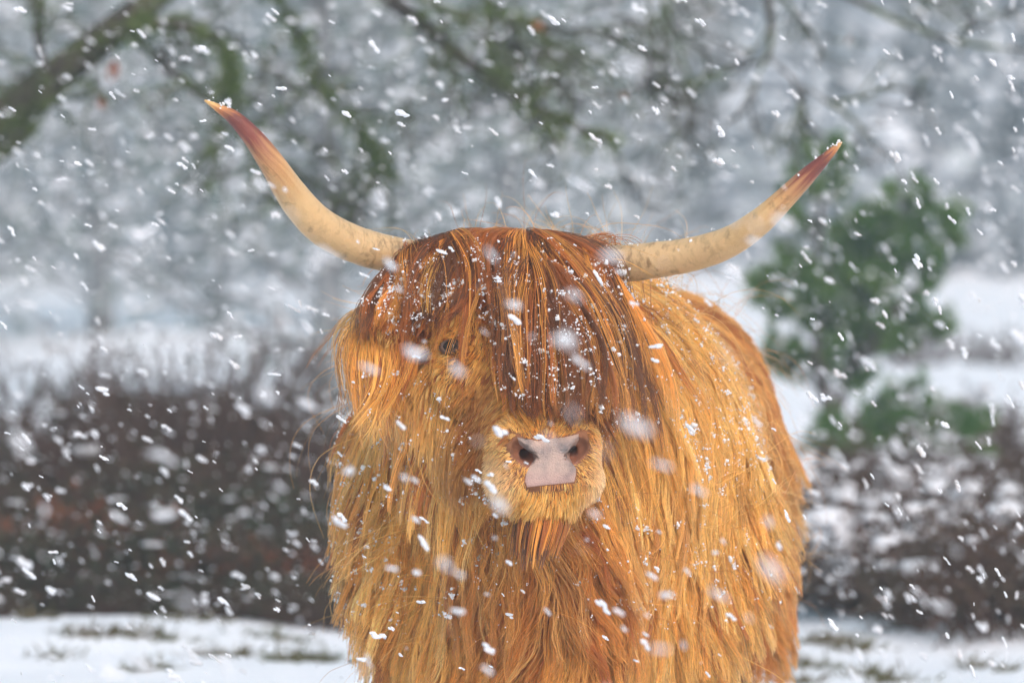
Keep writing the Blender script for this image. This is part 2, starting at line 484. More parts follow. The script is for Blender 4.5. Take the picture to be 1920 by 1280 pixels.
# ---- eyes
M_EYE, n_, b_ = new_mat('eye_dark')
b_.inputs['Base Color'].default_value = (.016, .010, .007, 1); b_.inputs['Roughness'].default_value = .16; b_.inputs['Specular IOR Level'].default_value = .28
M_LID, n_, b_ = new_mat('eyelid_skin')
b_.inputs['Base Color'].default_value = (.07, .03, .014, 1); b_.inputs['Roughness'].default_value = .5
EYES = []
eye_l = cast(np.array([846.]), np.array([652.]))[0]
e_ = headc0(eye_l)
eye_r = H(-e_[0], e_[1], e_[2])
for _ in range(6):
    d_, g_ = sd(eye_r[None]); eye_r = eye_r - g_[0] * d_[0]
for c in (eye_l, eye_r):
    _, g = sd(c[None]); g = nrm(g[0] * .6 + np.array([0, -.5, 0]))
    EYES.append(c)
    mb = MB(); u, v = np.meshgrid(np.linspace(0, math.pi, 13), np.linspace(0, 2 * math.pi, 24, endpoint=False), indexing='ij')
    S = np.stack([np.sin(u) * np.cos(v), np.sin(u) * np.sin(v), np.cos(u)], -1).reshape(-1, 3) * .0175 + c - g * .004
    ii = np.arange(13 * 24).reshape(13, 24)
    mb.add(S, np.stack([ii[:-1], ii[1:], np.roll(ii[1:], -1, 1), np.roll(ii[:-1], -1, 1)], -1).reshape(-1, 4))
    eye = mb.build('eye', M_EYE, cow, off=COW0)
    t1 = nrm(np.cross(g, [0, 0, 1.])); t2 = np.cross(g, t1)
    th = np.linspace(0, 2 * math.pi, 25)
    ring = c + g * .006 + .0155 * np.cos(th)[:, None] * t1 + .0092 * np.sin(th)[:, None] * t2
    lmb = MB(); tubes(lmb, ring[None], np.full((1, 25), .0050), 6)
    lmb.build('eyelid', M_LID, eye, off=COW0)
EYES = np.array(EYES)

# ---- horns
M_HORN, n_, b_ = new_mat('horn')
tc = n_.nodes.new('ShaderNodeAttribute'); tc.attribute_name = 'along'
ob = n_.nodes.new('ShaderNodeTexCoord')
no = n_.nodes.new('ShaderNodeTexNoise'); no.inputs['Scale'].default_value = 16; no.inputs['Detail'].default_value = 5
hv = n_.nodes.new('ShaderNodeAttribute'); hv.attribute_name = 'grain'
mpg = n_.nodes.new('ShaderNodeMapping'); mpg.inputs['Scale'].default_value = (3.0, 2.2, 2.2)
n_.links.new(hv.outputs['Vector'], mpg.inputs['Vector'])
no.inputs['Scale'].default_value = 1.0; no.inputs['Detail'].default_value = 7; no.inputs['Roughness'].default_value = .6
n_.links.new(mpg.outputs['Vector'], no.inputs['Vector'])
ad = n_.nodes.new('ShaderNodeMath'); ad.operation = 'MULTIPLY_ADD'; ad.inputs[1].default_value = .30
n_.links.new(no.outputs['Fac'], ad.inputs[0]); n_.links.new(tc.outputs['Fac'], ad.inputs[2])
cr = n_.nodes.new('ShaderNodeValToRGB'); el = cr.color_ramp.elements
stops = [(0.0, (.40, .26, .12)), (.20, (.60, .41, .21)), (.52, (.66, .43, .20)), (.60, (.56, .30, .12)), (.71, (.22, .055, .035)), (.80, (.15, .035, .028)), (.87, (.48, .18, .06)), (.95, (.66, .40, .15))]
while len(el) < len(stops): el.new(.5)
for e, (p, c) in zip(el, stops): e.position = min(p + .0, 1); e.color = (*c, 1)
sb = n_.nodes.new('ShaderNodeMath'); sb.operation = 'SUBTRACT'; sb.inputs[1].default_value = .15
n_.links.new(ad.outputs[0], sb.inputs[0]); n_.links.new(sb.outputs[0], cr.inputs['Fac'])
no2 = n_.nodes.new('ShaderNodeTexNoise'); no2.inputs['Scale'].default_value = 38; no2.inputs['Detail'].default_value = 8; no2.inputs['Roughness'].default_value = .65
n_.links.new(ob.outputs['Object'], no2.inputs['Vector'])
ring = n_.nodes.new('ShaderNodeTexNoise'); ring.inputs['Scale'].default_value = 1.0; ring.inputs['Detail'].default_value = 6; ring.inputs['Roughness'].default_value = .7
mpr = n_.nodes.new('ShaderNodeMapping'); mpr.inputs['Scale'].default_value = (42, 1.1, 1.1)
n_.links.new(hv.outputs['Vector'], mpr.inputs['Vector']); n_.links.new(mpr.outputs['Vector'], ring.inputs['Vector'])
rmr = n_.nodes.new('ShaderNodeMapRange'); rmr.inputs[1].default_value = .50; rmr.inputs[2].default_value = .64; rmr.inputs[4].default_value = .75
n_.links.new(ring.outputs['Fac'], rmr.inputs[0])
bmr = n_.nodes.new('ShaderNodeMapRange'); bmr.inputs[1].default_value = .50; bmr.inputs[2].default_value = .18
n_.links.new(tc.outputs['Fac'], bmr.inputs[0])
rmul = n_.nodes.new('ShaderNodeMath'); rmul.operation = 'MULTIPLY'
n_.links.new(rmr.outputs[0], rmul.inputs[0]); n_.links.new(bmr.outputs[0], rmul.inputs[1])
mr1 = n_.nodes.new('ShaderNodeMapRange'); mr1.inputs[1].default_value = .55; mr1.inputs[2].default_value = .70; mr1.inputs[4].default_value = .6
n_.links.new(no2.outputs['Fac'], mr1.inputs[0])
mxh = n_.nodes.new('ShaderNodeMix'); mxh.data_type = 'RGBA'; mxh.inputs[7].default_value = (.17, .10, .04, 1)
mxa = n_.nodes.new('ShaderNodeMath'); mxa.operation = 'MAXIMUM'; n_.links.new(mr1.outputs[0], mxa.inputs[0]); n_.links.new(rmul.outputs[0], mxa.inputs[1]); n_.links.new(mxa.outputs[0], mxh.inputs[0]); n_.links.new(cr.outputs['Color'], mxh.inputs[6]); n_.links.new(mxh.outputs[2], b_.inputs['Base Color'])
b_.inputs['Roughness'].default_value = .42; b_.inputs['Subsurface Weight'].default_value = .12; b_.inputs['Subsurface Radius'].default_value = (.02, .01, .004)
bp = n_.nodes.new('ShaderNodeBump'); bp.inputs['Strength'].default_value = .5; bp.inputs['Distance'].default_value = .005
badd = n_.nodes.new('ShaderNodeMath'); n_.links.new(no2.outputs['Fac'], badd.inputs[0]); n_.links.new(ring.outputs['Fac'], badd.inputs[1]); n_.links.new(badd.outputs[0], bp.inputs['Height']); n_.links.new(bp.outputs['Normal'], b_.inputs['Normal'])

def spline(pts, n):
    pts = np.asarray(pts, float); m = len(pts)
    ext = np.concatenate([[2 * pts[0] - pts[1]], pts, [2 * pts[-1] - pts[-2]]])
    out = []
    for u in np.linspace(0, m - 1, n):
        i = min(int(u), m - 2); t = u - i
        p0, p1, p2, p3 = ext[i:i + 4]
        out.append(.5 * (2 * p1 + (p2 - p0) * t + (2 * p0 - 5 * p1 + 4 * p2 - p3) * t * t + (3 * p1 - p0 - 3 * p2 + p3) * t ** 3))
    return np.array(out)

HORNS = []
def horn(pts):
    W = [np.append(at(px, py, Y), d * (Y - CAM_Y) / PXR / 2) for (px, py, Y, d) in pts]
    S = spline(W, 64)
    P, Rr = S[:, :3], np.maximum(S[:, 3], .0008)
    t = np.linspace(0, 1, 64)
    Rr = Rr * (1 + .012 * np.sin(t * 95) * (t < .45) * (1 - t * 2) + .006 * np.sin(t * 41))
    HORNS.append((P, Rr))
    mb = MB(); tubes(mb, P[None], Rr[None], 28)
    n = 28
    mb.add(np.array([P[-1] + nrm(P[-1] - P[-2]) * Rr[-1]]), None, np.array([[63 * n + i - mb.n, 63 * n + (i + 1) % n - mb.n, 0] for i in range(n)]))
    o = mb.build('horn', M_HORN, cow, off=COW0)
    al = np.concatenate([np.repeat(t, n), [1.0]]).astype(np.float32)
    th = np.tile(np.arange(n) * 2 * math.pi / n, 64); gv = np.stack([np.repeat(t, n), np.cos(th), np.sin(th)], -1); gv = np.concatenate([gv, [[1, 0, 0]]]) + len(HORNS) * 7.3
    o.data.attributes.new('grain', 'FLOAT_VECTOR', 'POINT').data.foreach_set('vector', gv.astype(np.float32).ravel())
    o.data.attributes.new('along', 'FLOAT', 'POINT').data.foreach_set('value', al)
    return o
horn([(830, 492, .13, 64), (765, 482, .12, 67), (700, 469, .09, 70), (640, 447, .05, 70), (592, 416, .01, 67), (550, 368, -.03, 60), (513, 311, -.085, 49), (476, 260, -.105, 39), (440, 222, -.12, 28), (410, 203, -.13, 16), (385, 189, -.135, 4)])
horn([(1085, 500, .17, 66), (1160, 495, .165, 70), (1225, 488, .14, 68), (1300, 476, .105, 64), (1368, 453, .06, 58), (1425, 415, .01, 50), (1473, 370, -.02, 41), (1515, 328, -.04, 32), (1548, 296, -.055, 20), (1567, 277, -.06, 12), (1578, 267, -.065, 3)])

# ------------------------------------------------------------------ hair
TRI = np.concatenate([BQ[:, [0, 1, 2]], BQ[:, [0, 2, 3]]])
TA = BV[TRI[:, 0]].astype(float); TB = BV[TRI[:, 1]].astype(float); TC = BV[TRI[:, 2]].astype(float)
AREA = np.linalg.norm(np.cross(TB - TA, TC - TA), axis=1) / 2
TCEN = (TA + TB + TC) / 3
_, TNOR = sd(TCEN)
def headc(P): return np.stack([(P - O) @ hr, (P - O) @ hd, (P - O) @ hn], -1)
def muzc(P): return np.stack([(P - NOSE) @ mr_, (P - NOSE) @ mu, (P - NOSE) @ mf], -1)
HC = headc(TCEN); MC = muzc(TCEN)

def sample(weight, n, rng):
    w = AREA * weight; w = w / w.sum()
    i = rng.choice(len(w), n, p=w)
    u, v = rng.random(n), rng.random(n); fl = u + v > 1; u[fl] = 1 - u[fl]; v[fl] = 1 - v[fl]
    P = TA[i] + u[:, None] * (TB[i] - TA[i]) + v[:, None] * (TC[i] - TA[i])
    _, N = sd(P)
    return P, N

def smooth_noise(P, seed, freq):
    """cheap smooth vector noise"""
    r = np.random.default_rng(seed)
    out = np.zeros(P.shape)
    for k in range(5):
        W = r.normal(size=(3, 3)) * freq * (1 + .6 * k); ph = r.uniform(0, 6.28, 3)
        out += np.sin(P @ W + ph) / (1 + .5 * k)
    return out / 2.2

def grow(P0, D0, L, k, grav, comb=None, cw=0.0, seed=0, wob=.25, freq=9., off0=.001, off1=.02, stiff=1.0):
    n = len(P0); pts = np.empty((n, k, 3)); pts[:, 0] = P0
    d = nrm(D0); p = P0.copy(); st = (L / (k - 1))[:, None]
    gv = np.broadcast_to(grav, (n,))[:, None]
    for i in range(1, k):
        t = i / (k - 1)
        acc = gv * np.array([0, 0, -1.]) * (0.4 + t) + wob * smooth_noise(p, seed, freq)
        if comb is not None: acc = acc + cw * comb(p, t)
        d = nrm(d * stiff + acc)
        q = p + d * st
        s, g = sd(q)
        tgt = off0 + (off1 - off0) * t
        q = q + g * np.clip(tgt - s, 0, .04)[:, None]
        d = nrm(q - p); p = q; pts[:, i] = p
    return pts

def clump(pts, roots, nguides, amount, power, rng, spread=.18):
    n, k, _ = pts.shape
    gi = rng.choice(n, min(nguides, n), replace=False)
    kd = kdtree.KDTree(len(gi))
    for j, i in enumerate(gi): kd.insert(roots[i], j)
    kd.balance()
    near = np.array([gi[kd.find(r)[1]] for r in roots])
    t = np.linspace(0, 1, k)
    am = (amount * (0.6 + .55 * rng.random(n)))[:, None].clip(0, .97) * (t ** power)[None]
    rel = (roots - roots[near])[:, None, :] * spread
    return pts + (pts[near] + rel - pts) * am[..., None], near

def trim(pts, test, prob, rng):
    """shorten strands where they would run over a bare place of the face"""
    n, k, _ = pts.shape
    bad = test(headc(pts.reshape(-1, 3)).reshape(n, k, 3))
    first = np.where(bad.any(1), bad.argmax(1), k - 1) + rng.uniform(-1.6, .9, n)
    first = np.where(rng.random(n) < prob, first, k - 1).clip(3, k - 1)
    u = np.linspace(0, 1, k)[None] * first[:, None]
    j = np.minimum(u.astype(int), k - 2); f = (u - j)[..., None]; r = np.arange(n)[:, None]
    return pts[r, j] * (1 - f) + pts[r, j + 1] * f

def hair_obj(name, pts, rad, tint, mat, parent=cow, tip=.35):
    n, k, _ = pts.shape
    c = bpy.data.hair_curves.new(name)
    c.add_curves([k] * n)
    c.position_data.foreach_set('vector', (pts - COW0).astype(np.float32).ravel())
    t = np.linspace(0, 1, k)
    r = np.broadcast_to(np.asarray(rad).reshape(-1, 1), (n, k)) * (1 - (1 - tip) * t ** 2)[None]
    a = c.attributes.get('radius') or c.attributes.new('radius', 'FLOAT', 'POINT')
    a.data.foreach_set('value', np.ascontiguousarray(r, np.float32).ravel())
    ca = c.attributes.new('tint', 'FLOAT_COLOR', 'CURVE')
    ca.data.foreach_set('color', np.concatenate([tint, np.ones((n, 1))], 1).astype(np.float32).ravel())
    c.materials.append(mat)
    o = bpy.data.objects.new(name, c); COL.objects.link(o); o.parent = parent
    return o

GOLD = np.array([.74, .37, .070]); GINGER = np.array([.60, .240, .038]); RUST = np.array([.33, .088, .017]); DARK = np.array([.11, .036, .013]); PALE = np.array([.84, .50, .14])
def tints(near, rng, cols, probs, var=.12):
    """one colour per lock with a little change per hair"""
    u = np.unique(near, return_inverse=True)
    pick = rng.choice(len(cols), len(u[0]), p=probs)
    c = np.array(cols)[pick] * (1 + rng.uniform(-.24, .18, (len(pick), 1)))
    return np.clip(c[u[1]] * (1 + rng.normal(0, var, (len(near), 1))), .004, .9)

SNOWPTS = []      # places on the hair where snow has caught
def catch(pts, n, rng, t0=.2, t1=.95, q=.7):
    """snow catches on the outermost hairs"""
    m, k, _ = pts.shape
    n2 = int(n / (1 - q))
    i = rng.integers(0, m, n2); t = rng.uniform(t0, t1, n2) * (k - 1); j = t.astype(int); f = (t - j)[:, None]
    C = pts[i, j] * (1 - f) + pts[i, np.minimum(j + 1, k - 1)] * f
    d, _g = sd(C)
    SNOWPTS.append(C[d > np.quantile(d, q)])

# regions of the skin
in_muz = (np.linalg.norm((MC - [0, -.025, -.05]) / [.112, .098, .075], axis=1) < 1)
in_head = (np.linalg.norm((HC - [0, .17, -.07]) / [.17, .33, .20], axis=1) < 1) & ~in_muz
ear = (np.minimum(np.linalg.norm(TCEN - (EAR_L[0] * .3 + EAR_L[1] * .7), axis=1), np.linalg.norm(TCEN - (EAR_R[0] * .3 + EAR_R[1] * .7), axis=1)) < .085)
pollm = (HC[:, 1] < .105) & (HC[:, 2] > -.13) & (np.abs(HC[:, 0]) < .20) & (in_head | (HC[:, 1] < .07)) & ~ear
fore = (HC[:, 1] < .22) & (HC[:, 2] > -.04) & (np.abs(HC[:, 0] - .02) < .085) & in_head
neye = np.min(np.linalg.norm(TCEN[:, None] - EYES[None], axis=-1), axis=1)

# -- coat: neck, chest, flanks, back
rng = np.random.default_rng(3)
nmz = np.linalg.norm(MC - [0, -.02, -.07], axis=1) < .155
wt = np.where(in_muz | nmz | (in_head & (HC[:, 2] > -.17)) | ear, 0, 1.0)
wt *= np.where((TNOR[:, 1] < .35) & (TCEN[:, 2] > .3), 1.0, .18)
wt *= np.where(TCEN[:, 1] < .9, 1.35, .8) * np.where(TCEN[:, 2] < .33, .35, 1)
NC = 90000
P0, N0 = sample(wt, NC, rng)
back = np.clip((P0[:, 2] - .98) / .1, 0, 1)
legs = P0[:, 2] < .36
L = .215 * (1 - .35 * back) * rng.uniform(.7, 1.15, NC) * np.where(legs, .4, 1) * (1 - .2 * np.clip((P0[:, 0] - .3) / .1, 0, 1))
D0 = nrm(N0 * .7 + np.array([0, 0, -.9]) + np.array([.0, .12, 0]))
def ccomb(p, t):
    out = np.zeros_like(p)
    out[:, 0] = np.sign(p[:, 0] - .04 - .13 * p[:, 1]) * .35      # falls away from the middle line
    out[:, 1] = .10
    return out
pts = grow(P0, D0, L, 12, .42, ccomb, .22, seed=21, wob=.19, freq=7, off1=.03)
pts, near = clump(pts, P0, 5200, .88, .9, rng, .12)
pts, near2 = clump(pts, P0, 500, .20, 1.4, rng, .7)
ph = rng.uniform(0, 6.28, NC)[near]; tt = np.linspace(0, 1, 12)
side = nrm(np.cross(N0, [0, 0, 1.]) + 1e-6)[near]
pts += side[:, None] * (np.sin(tt[None] * 9 + ph[:, None]) * tt[None] * .011)[..., None]
pts += rng.normal(0, .0011, pts.shape) * tt[None, :, None]
tc_ = tints(near, rng, [GOLD, GINGER, RUST, PALE], [.45, .34, .08, .13])
pl = (np.clip((P0[:, 0] - .08) / .15, 0, 1) * np.clip((P0[:, 2] - .62) / .2, 0, 1) * np.clip((1.15 - P0[:, 1]) / .3, 0, 1))[:, None] * .38   # paler shoulder
tc_ = tc_ * (1 - pl) + PALE * np.array([1, 1, .9]) * pl
rs = (np.clip((.24 - P0[:, 1]) / .12, 0, 1) * np.clip((.82 - P0[:, 2]) / .1, 0, 1) + .8 * np.clip((P0[:, 1] - 1.25) / .2, 0, 1)).clip(0, 1)[:, None] * .52   # redder rump and brisket, the brisket with shade under the chin painted in
tc_ = tc_ * (1 - rs) + RUST * 1.25 * rs
hair_obj('coat', pts, rng.uniform(.00045, .0009, NC), tc_, M_HAIR)
up = (pts[:, 5, 2] > .55) & (pts[:, 5, 1] < 1.4)
catch(pts[up & (N0[:, 1] < .3)], 1500, rng)
catch(pts[up & (N0[:, 2] > .25) & (pts[:, 5, 0] > .1)], 1500, rng)
catch(pts[up & (pts[:, 5, 0] < -.15)], 700, rng)
# loose single hairs standing away from the coat
sel = rng.choice(NC, 1500, replace=False)
fl = grow(P0[sel], nrm(N0[sel] + .3 * rng.normal(size=(1500, 3))), L[sel] * rng.uniform(.8, 1.35, 1500), 12, .22, None, 0, seed=5, wob=.4, freq=14, off1=.06)
hair_obj('stray_hair', fl, np.full(1500, .0004), tc_[sel], M_HAIR)

# -- cheeks and jaw
rng = np.random.default_rng(4)
fw = np.where((in_head | nmz) & ~in_muz & ~pollm & ~ear, 1.0, 0) * np.where(neye < .016, 0, 1) * np.where(TNOR[:, 1] < .5, 1, .2)
NF = 34000
P0, N0 = sample(fw, NF, rng)
hc = headc(P0)
jaw = np.clip((-hc[:, 2] - .105) / .08, 0, 1) * np.clip((.40 - hc[:, 1]) / .08, .15, 1)
de = np.min(np.linalg.norm(P0[:, None] - EYES[None], axis=-1), axis=1)
L = (.018 + .085 * jaw) * np.clip((de - .005) / .06, .4, 1) * rng.uniform(.7, 1.2, NF)
sidev = np.sign(hc[:, 0])[:, None] * hr
D0 = nrm(N0 * .45 + hd * .5 + sidev * .45 - hn * .15)
pts = grow(P0, D0, L, 7, .35, None, 0, seed=8, wob=.22, freq=16, off1=.008)
pts, near = clump(pts, P0, 4200, .5, 1.2, rng)
tc_ = tints(near, rng, [GOLD, GINGER, PALE, RUST], [.45, .35, .12, .08])
jl = (jaw * np.clip((.36 - hc[:, 1]) / .1, 0, 1))[:, None] * .5; tc_ = tc_ * (1 - jl) + PALE * .9 * jl
ck = (np.clip((hc[:, 1] - .22) / .06, 0, 1) * np.clip((.50 - hc[:, 1]) / .05, 0, 1) * np.clip(1 - np.abs(np.abs(hc[:, 0]) - .09) / .055, 0, 1))[:, None] * .75   # darker sides of the snout
tc_ = tc_ * (1 - ck) + RUST * .7 * ck
hair_obj('face_fur', pts, rng.uniform(.0003, .0006, NF), tc_, M_HAIR)
catch(pts[(N0[:, 1] < .2)], 380, rng)

# -- muzzle
rng = np.random.default_rng(6)
from_pad = np.array(dense)
def nostril_dist(m):
    d = np.full(len(m), 9.)
    for s in (-1, 1):
        k = [np.array([NK[s][0][0] * s, NK[s][0][1], 0]), np.array([NK[s][1][0] * s, NK[s][1][1], -.01]), np.array([NK[s][2][0] * s, NK[s][2][1], -.014]), np.array([.046 * s, .014, -.075])]
        for a, b in zip(k[:-1], k[1:]): d = np.minimum(d, cap(m, a, b, 0, 0))
    return d
def inpoly(px, py):
    c = np.zeros(len(px), bool); j = len(ol) - 1
    for i in range(len(ol)):
        xi, yi = ol[i]; xj, yj = ol[j]
        c ^= ((yi > py) != (yj > py)) & (px < (xj - xi) * (py - yi) / (yj - yi + 1e-9) + xi); j = i
    return c
NM = 16000
P0, N0 = sample(np.where(in_muz, 1.0, 0), NM, rng)
s_ = (P0[:, 1] - CAM_Y) / PXR
ppx = P0[:, 0] / s_ + 960; ppy = 410 - (P0[:, 2] - CAM_Z) / s_
mc = muzc(P0)
ncen = np.minimum(np.linalg.norm(mc - [-.045, .012, -.005], axis=1), np.linalg.norm(mc - [.045, .012, -.005], axis=1))
ok = ~(inpoly(ppx, ppy) & (N0[:, 1] < 0)) & (nostril_dist(mc) > .0172) & ~((np.abs(mc[:, 1] + .0515) < .0045) & (np.abs(mc[:, 0]) < .038))
P0, N0, mc = P0[ok], N0[ok], mc[ok]; NM = len(P0)
L = (.008 + .012 * np.clip((-mc[:, 1] - .03) / .06, 0, 1) + .006 * np.clip(-mc[:, 2] / .1, 0, 1)) * rng.uniform(.7, 1.25, NM)
outw = nrm(mc * [1, 1, 0.]); D0 = nrm(N0 * .30 + (outw[:, :1] * mr_ + outw[:, 1:2] * mu) * .75 - mf * .35 - np.array([0, 0, .2]))
pts = grow(P0, D0, L, 5, .15, None, 0, seed=9, wob=.15, freq=20, off1=.006)
pts, near = clump(pts, P0, 3500, .45, 1.2, rng)
tc_ = tints(near, rng, [GOLD, PALE, GINGER], [.5, .35, .15])
cr_ = (np.clip((np.abs(mc[:, 0]) - .045) / .04, 0, 1) * np.clip((.02 - mc[:, 1]) / .05, .2, 1))[:, None] * .7
tc_ = tc_ * (1 - cr_) + np.array([.88, .62, .34]) * cr_
hair_obj('muzzle_fur', pts, rng.uniform(.0003, .00055, NM), tc_, M_HAIR)

# -- beard under the lower lip: thin dark wet locks
rng = np.random.default_rng(12)
bw = np.where((MC[:, 1] < -.098) & (np.abs(MC[:, 0]) < .075) & (MC[:, 2] > -.13), 1.0, 0)
NB = 1700
P0, N0 = sample(bw, NB, rng)
L = rng.uniform(.045, .10, NB)
pts = grow(P0, nrm(N0 * .6 + mf * .6 + np.array([0, 0, -.5])), L, 8, .30, None, 0, seed=10, wob=.25, freq=12, off1=.03)
pts, near = clump(pts, P0, 210, .9, .8, rng, .10)
tc_ = tints(near, rng, [DARK, RUST, GINGER], [.5, .3, .2])
hair_obj('beard', pts, rng.uniform(.0004, .0007, NB), tc_, M_HAIR)

# -- ears
rng = np.random.default_rng(13)
NE = 5200
P0, N0 = sample(np.where(ear, 1.0, 0), NE, rng)
s_ = np.sign(headc(P0)[:, 0])[:, None]
L = rng.uniform(.05, .19, NE)
pts = grow(P0, nrm(N0 * .6 + s_ * hr * .6 + np.array([0, 0, -.4])), L, 10, .34, None, 0, seed=14, wob=.30, freq=12, off1=.02)
pts, near = clump(pts, P0, 260, .7, 1.1, rng, .3)
tc_ = tints(near, rng, [GOLD, GINGER, RUST], [.4, .42, .18])
hair_obj('ear_hair', pts, rng.uniform(.0004, .0007, NE), tc_, M_HAIR)
catch(pts, 160, rng)

# -- fringe: long wet locks from the poll, swept over to the photograph's left
rng = np.random.default_rng(15)
NP = 32000
P0, N0 = sample(np.where(pollm, 1.0, np.where(fore, 1.3 * np.clip((.25 - HC[:, 1]) / .12, .1, 1), 0)), NP, rng)
hc = headc(P0)
sweep = np.clip((.045 - hc[:, 0]) / .07, 0, 1)                    # the whorl lies off-centre
mid = np.clip(1 - np.abs(hc[:, 0] - .045) / .085, 0, 1)
L = (.19 + .12 * sweep * rng.random(NP) + .34 * mid) * rng.uniform(.6, 1.12, NP) * np.clip(1.35 - 4.5 * np.clip(hc[:, 0] - .045, 0, 1), .62, 1) * np.where(hc[:, 1] < .02, 1.1, np.where(hc[:, 1] > .1, np.clip(.95 - 1.7 * (hc[:, 1] - .1), .5, 1), 1.0))
lo = hc[:, 1] > .10
D0 = nrm(N0 * np.where(hc[:, 1] < .03, .22, .40)[:, None] + (-hr) * (np.where(lo, .0, .95) * sweep - .05 * (1 - sweep))[:, None] + hd * np.where(lo, .7, .30)[:, None])
D0 = nrm(D0 + .34 * smooth_noise(P0, 77, 30.))
def fcomb(p, t):
    h = headc(p)
    lat = np.where(h[:, 0] < .02, -np.clip(1.0 - 2.3 * t, -.10, 2), np.where(h[:, 0] < .10, -.25, .0)) * np.clip((.22 - h[:, 1]) / .10, 0, 1)
    return lat[:, None] * hr + (hd * (.45 + .5 * t))
pts = grow(P0, D0, L, 16, .20, fcomb, .34, seed=17, wob=.27, freq=9, off0=.002, off1=.026)
pts = trim(pts, lambda h: (h[..., 0] < -.070) & (h[..., 1] > .128), .95, rng)
pts = trim(pts, lambda h: h[..., 1] > .39, 1.0, rng)
pts, near = clump(pts, P0, 820, .975, .5, rng, .06)
pts, _n2 = clump(pts, P0, 150, .35, 1.2, rng, .6)
pts = trim(pts, lambda h: h[..., 1] > .40, 1.0, rng)
pts = trim(pts, lambda h: (h[..., 0] < -.078) & (h[..., 1] > .125), .88, rng)
ph = rng.uniform(0, 6.28, NP)[near]; tt = np.linspace(0, 1, 16)
sw = nrm(np.cross(N0, hd))[near]
pts += sw[:, None] * (np.sin(tt[None] * 8 + ph[:, None]) * tt[None] * .009)[..., None]
pts += rng.normal(0, .0008, pts.shape) * tt[None, :, None]
tc_ = tints(near, rng, [RUST, DARK, GINGER, GOLD], [.45, .32, .22, .01])
low = np.clip((headc(pts[:, 8])[:, 1] - .10) / .12, 0, 1)[:, None] * np.clip(1.35 - np.abs(headc(pts[:, 8])[:, :1] - .025) / .075, 0, 1)   # dark blaze above the nose
tc_ = tc_ * (1 - .88 * low) + DARK * .88 * low
hair_obj('fringe', pts, rng.uniform(.0004, .0008, NP), tc_, M_HAIR)
# loose locks lying across the rest
rng2 = np.random.default_rng(16)
si = rng2.choice(NP, 3000, replace=False)
lp = grow(P0[si] + N0[si] * .008, nrm(D0[si] + .55 * smooth_noise(P0[si], 91, 40.) - np.array([0, 0, .25])), L[si] * rng2.uniform(.75, 1.15, 3000), 16, .20, fcomb, .22, seed=19, wob=.42, freq=11, off0=.010, off1=.030)
lp = trim(lp, lambda h: h[..., 1] > .41, 1.0, rng2)
lp = trim(lp, lambda h: (h[..., 0] < -.08) & (h[..., 1] > .12), .97, rng2)
keep = (lp[..., 2].max(1) < 1.185) & (lp[..., 0].min(1) > -.225); lp = lp[keep]; si = si[keep]
lp, ln = clump(lp, P0[si], 170, .96, .45, rng2, .05)
lt = tints(ln, rng2, [RUST, DARK, GINGER, GOLD], [.48, .28, .23, .01])
hair_obj('loose_locks', lp, rng2.uniform(.0004, .0007, len(lp)), lt, M_HAIR)
catch(lp, 500, rng, .1, .9, .5)
catch(pts[:, :6], 1000, rng, .3, 1.0, .6); catch(pts[:, 5:11], 1700, rng, 0, 1, .6); catch(pts[:, 10:], 900, rng, 0, 1, .6)

# ---- snow caught in the hair
rng = np.random.default_rng(18)
S0 = np.concatenate(SNOWPTS)
smb = MB()
big = rng.random(len(S0)) < .07
rep = np.where(big, rng.integers(5, 12, len(S0)), rng.integers(1, 4, len(S0)))
C = np.repeat(S0, rep, axis=0) + rng.normal(0, 1, (rep.sum(), 3)) * np.repeat(np.where(big, .0036, .0022), rep)[:, None]
_, g = sd(C); C = C + g * .003 + np.array([0, -.002, .001])
sz = np.repeat(np.where(big, 1.35, .85), rep) * np.exp(rng.normal(math.log(.00115), .48, len(C))).clip(.0004, .003)
blobs(smb, C, sz[:, None] * rng.uniform(.7, 1.3, (len(C), 3)), .3, rng)
for (HP, HR) in HORNS:                        # and a little on top of the horns
    i = rng.integers(8, 62, 90)
    Cc = HP[i] + rng.normal(0, .003, (90, 3)); a = rng.normal(0, .5, 90)
    Cc += np.stack([np.zeros(90), -np.sin(a) * HR[i], np.cos(a) * HR[i]], -1)
    blobs(smb, Cc, rng.uniform(.0008, .003, (90, 1)) * rng.uniform(.7, 1.3, (90, 3)), .3, rng)
so = smb.build('clinging_snow', M_SNOWC, cow, smooth=False, off=COW0)
tag(so, kind='stuff')


# ------------------------------------------------------------------ trees, bushes, far wood
M_BARK = ramp_mat('mossy_bark', [(.36, (.040, .032, .024)), (.47, (.065, .053, .035)), (.56, (.070, .095, .022))], scale=5, rough=.9, bump=.6, bscale=40)
M_PBARK = ramp_mat('pine_bark', [(.35, (.045, .034, .030)), (.65, (.10, .075, .06))], scale=12, rough=.9, bump=.6, bscale=60)
M_NEEDLE = leaf_mat('pine_needles', (.065, .165, .018), (.13, .235, .030), 4.0, .35)
M_FBARK = ramp_mat('hazed_snowy_bark', [(.4, (.10, .095, .09)), (.6, (.30, .31, .32))], scale=7, rough=.95)  # bark colour paled to paint in haze, along with snow
M_HNEEDLE = leaf_mat('hazed_snowy_needles', (.10, .155, .12), (.20, .27, .22), 1.2)  # haze put into the needle colour as a paler tone, beside snow dust
M_MOSS = leaf_mat('branch_moss', (.085, .135, .016), (.13, .18, .03), 6.0)
M_DEAD = leaf_mat('dead_oak_leaf', (.34, .10, .035), (.26, .075, .03), 20.0, .4)
M_HSTEM = ramp_mat('heather_stems', [(.35, (.070, .034, .024)), (.65, (.12, .070, .050))], scale=9, rough=.9)
M_HLEAF = leaf_mat('heather_leaves', (.115, .052, .034), (.075, .060, .032), 3.0)
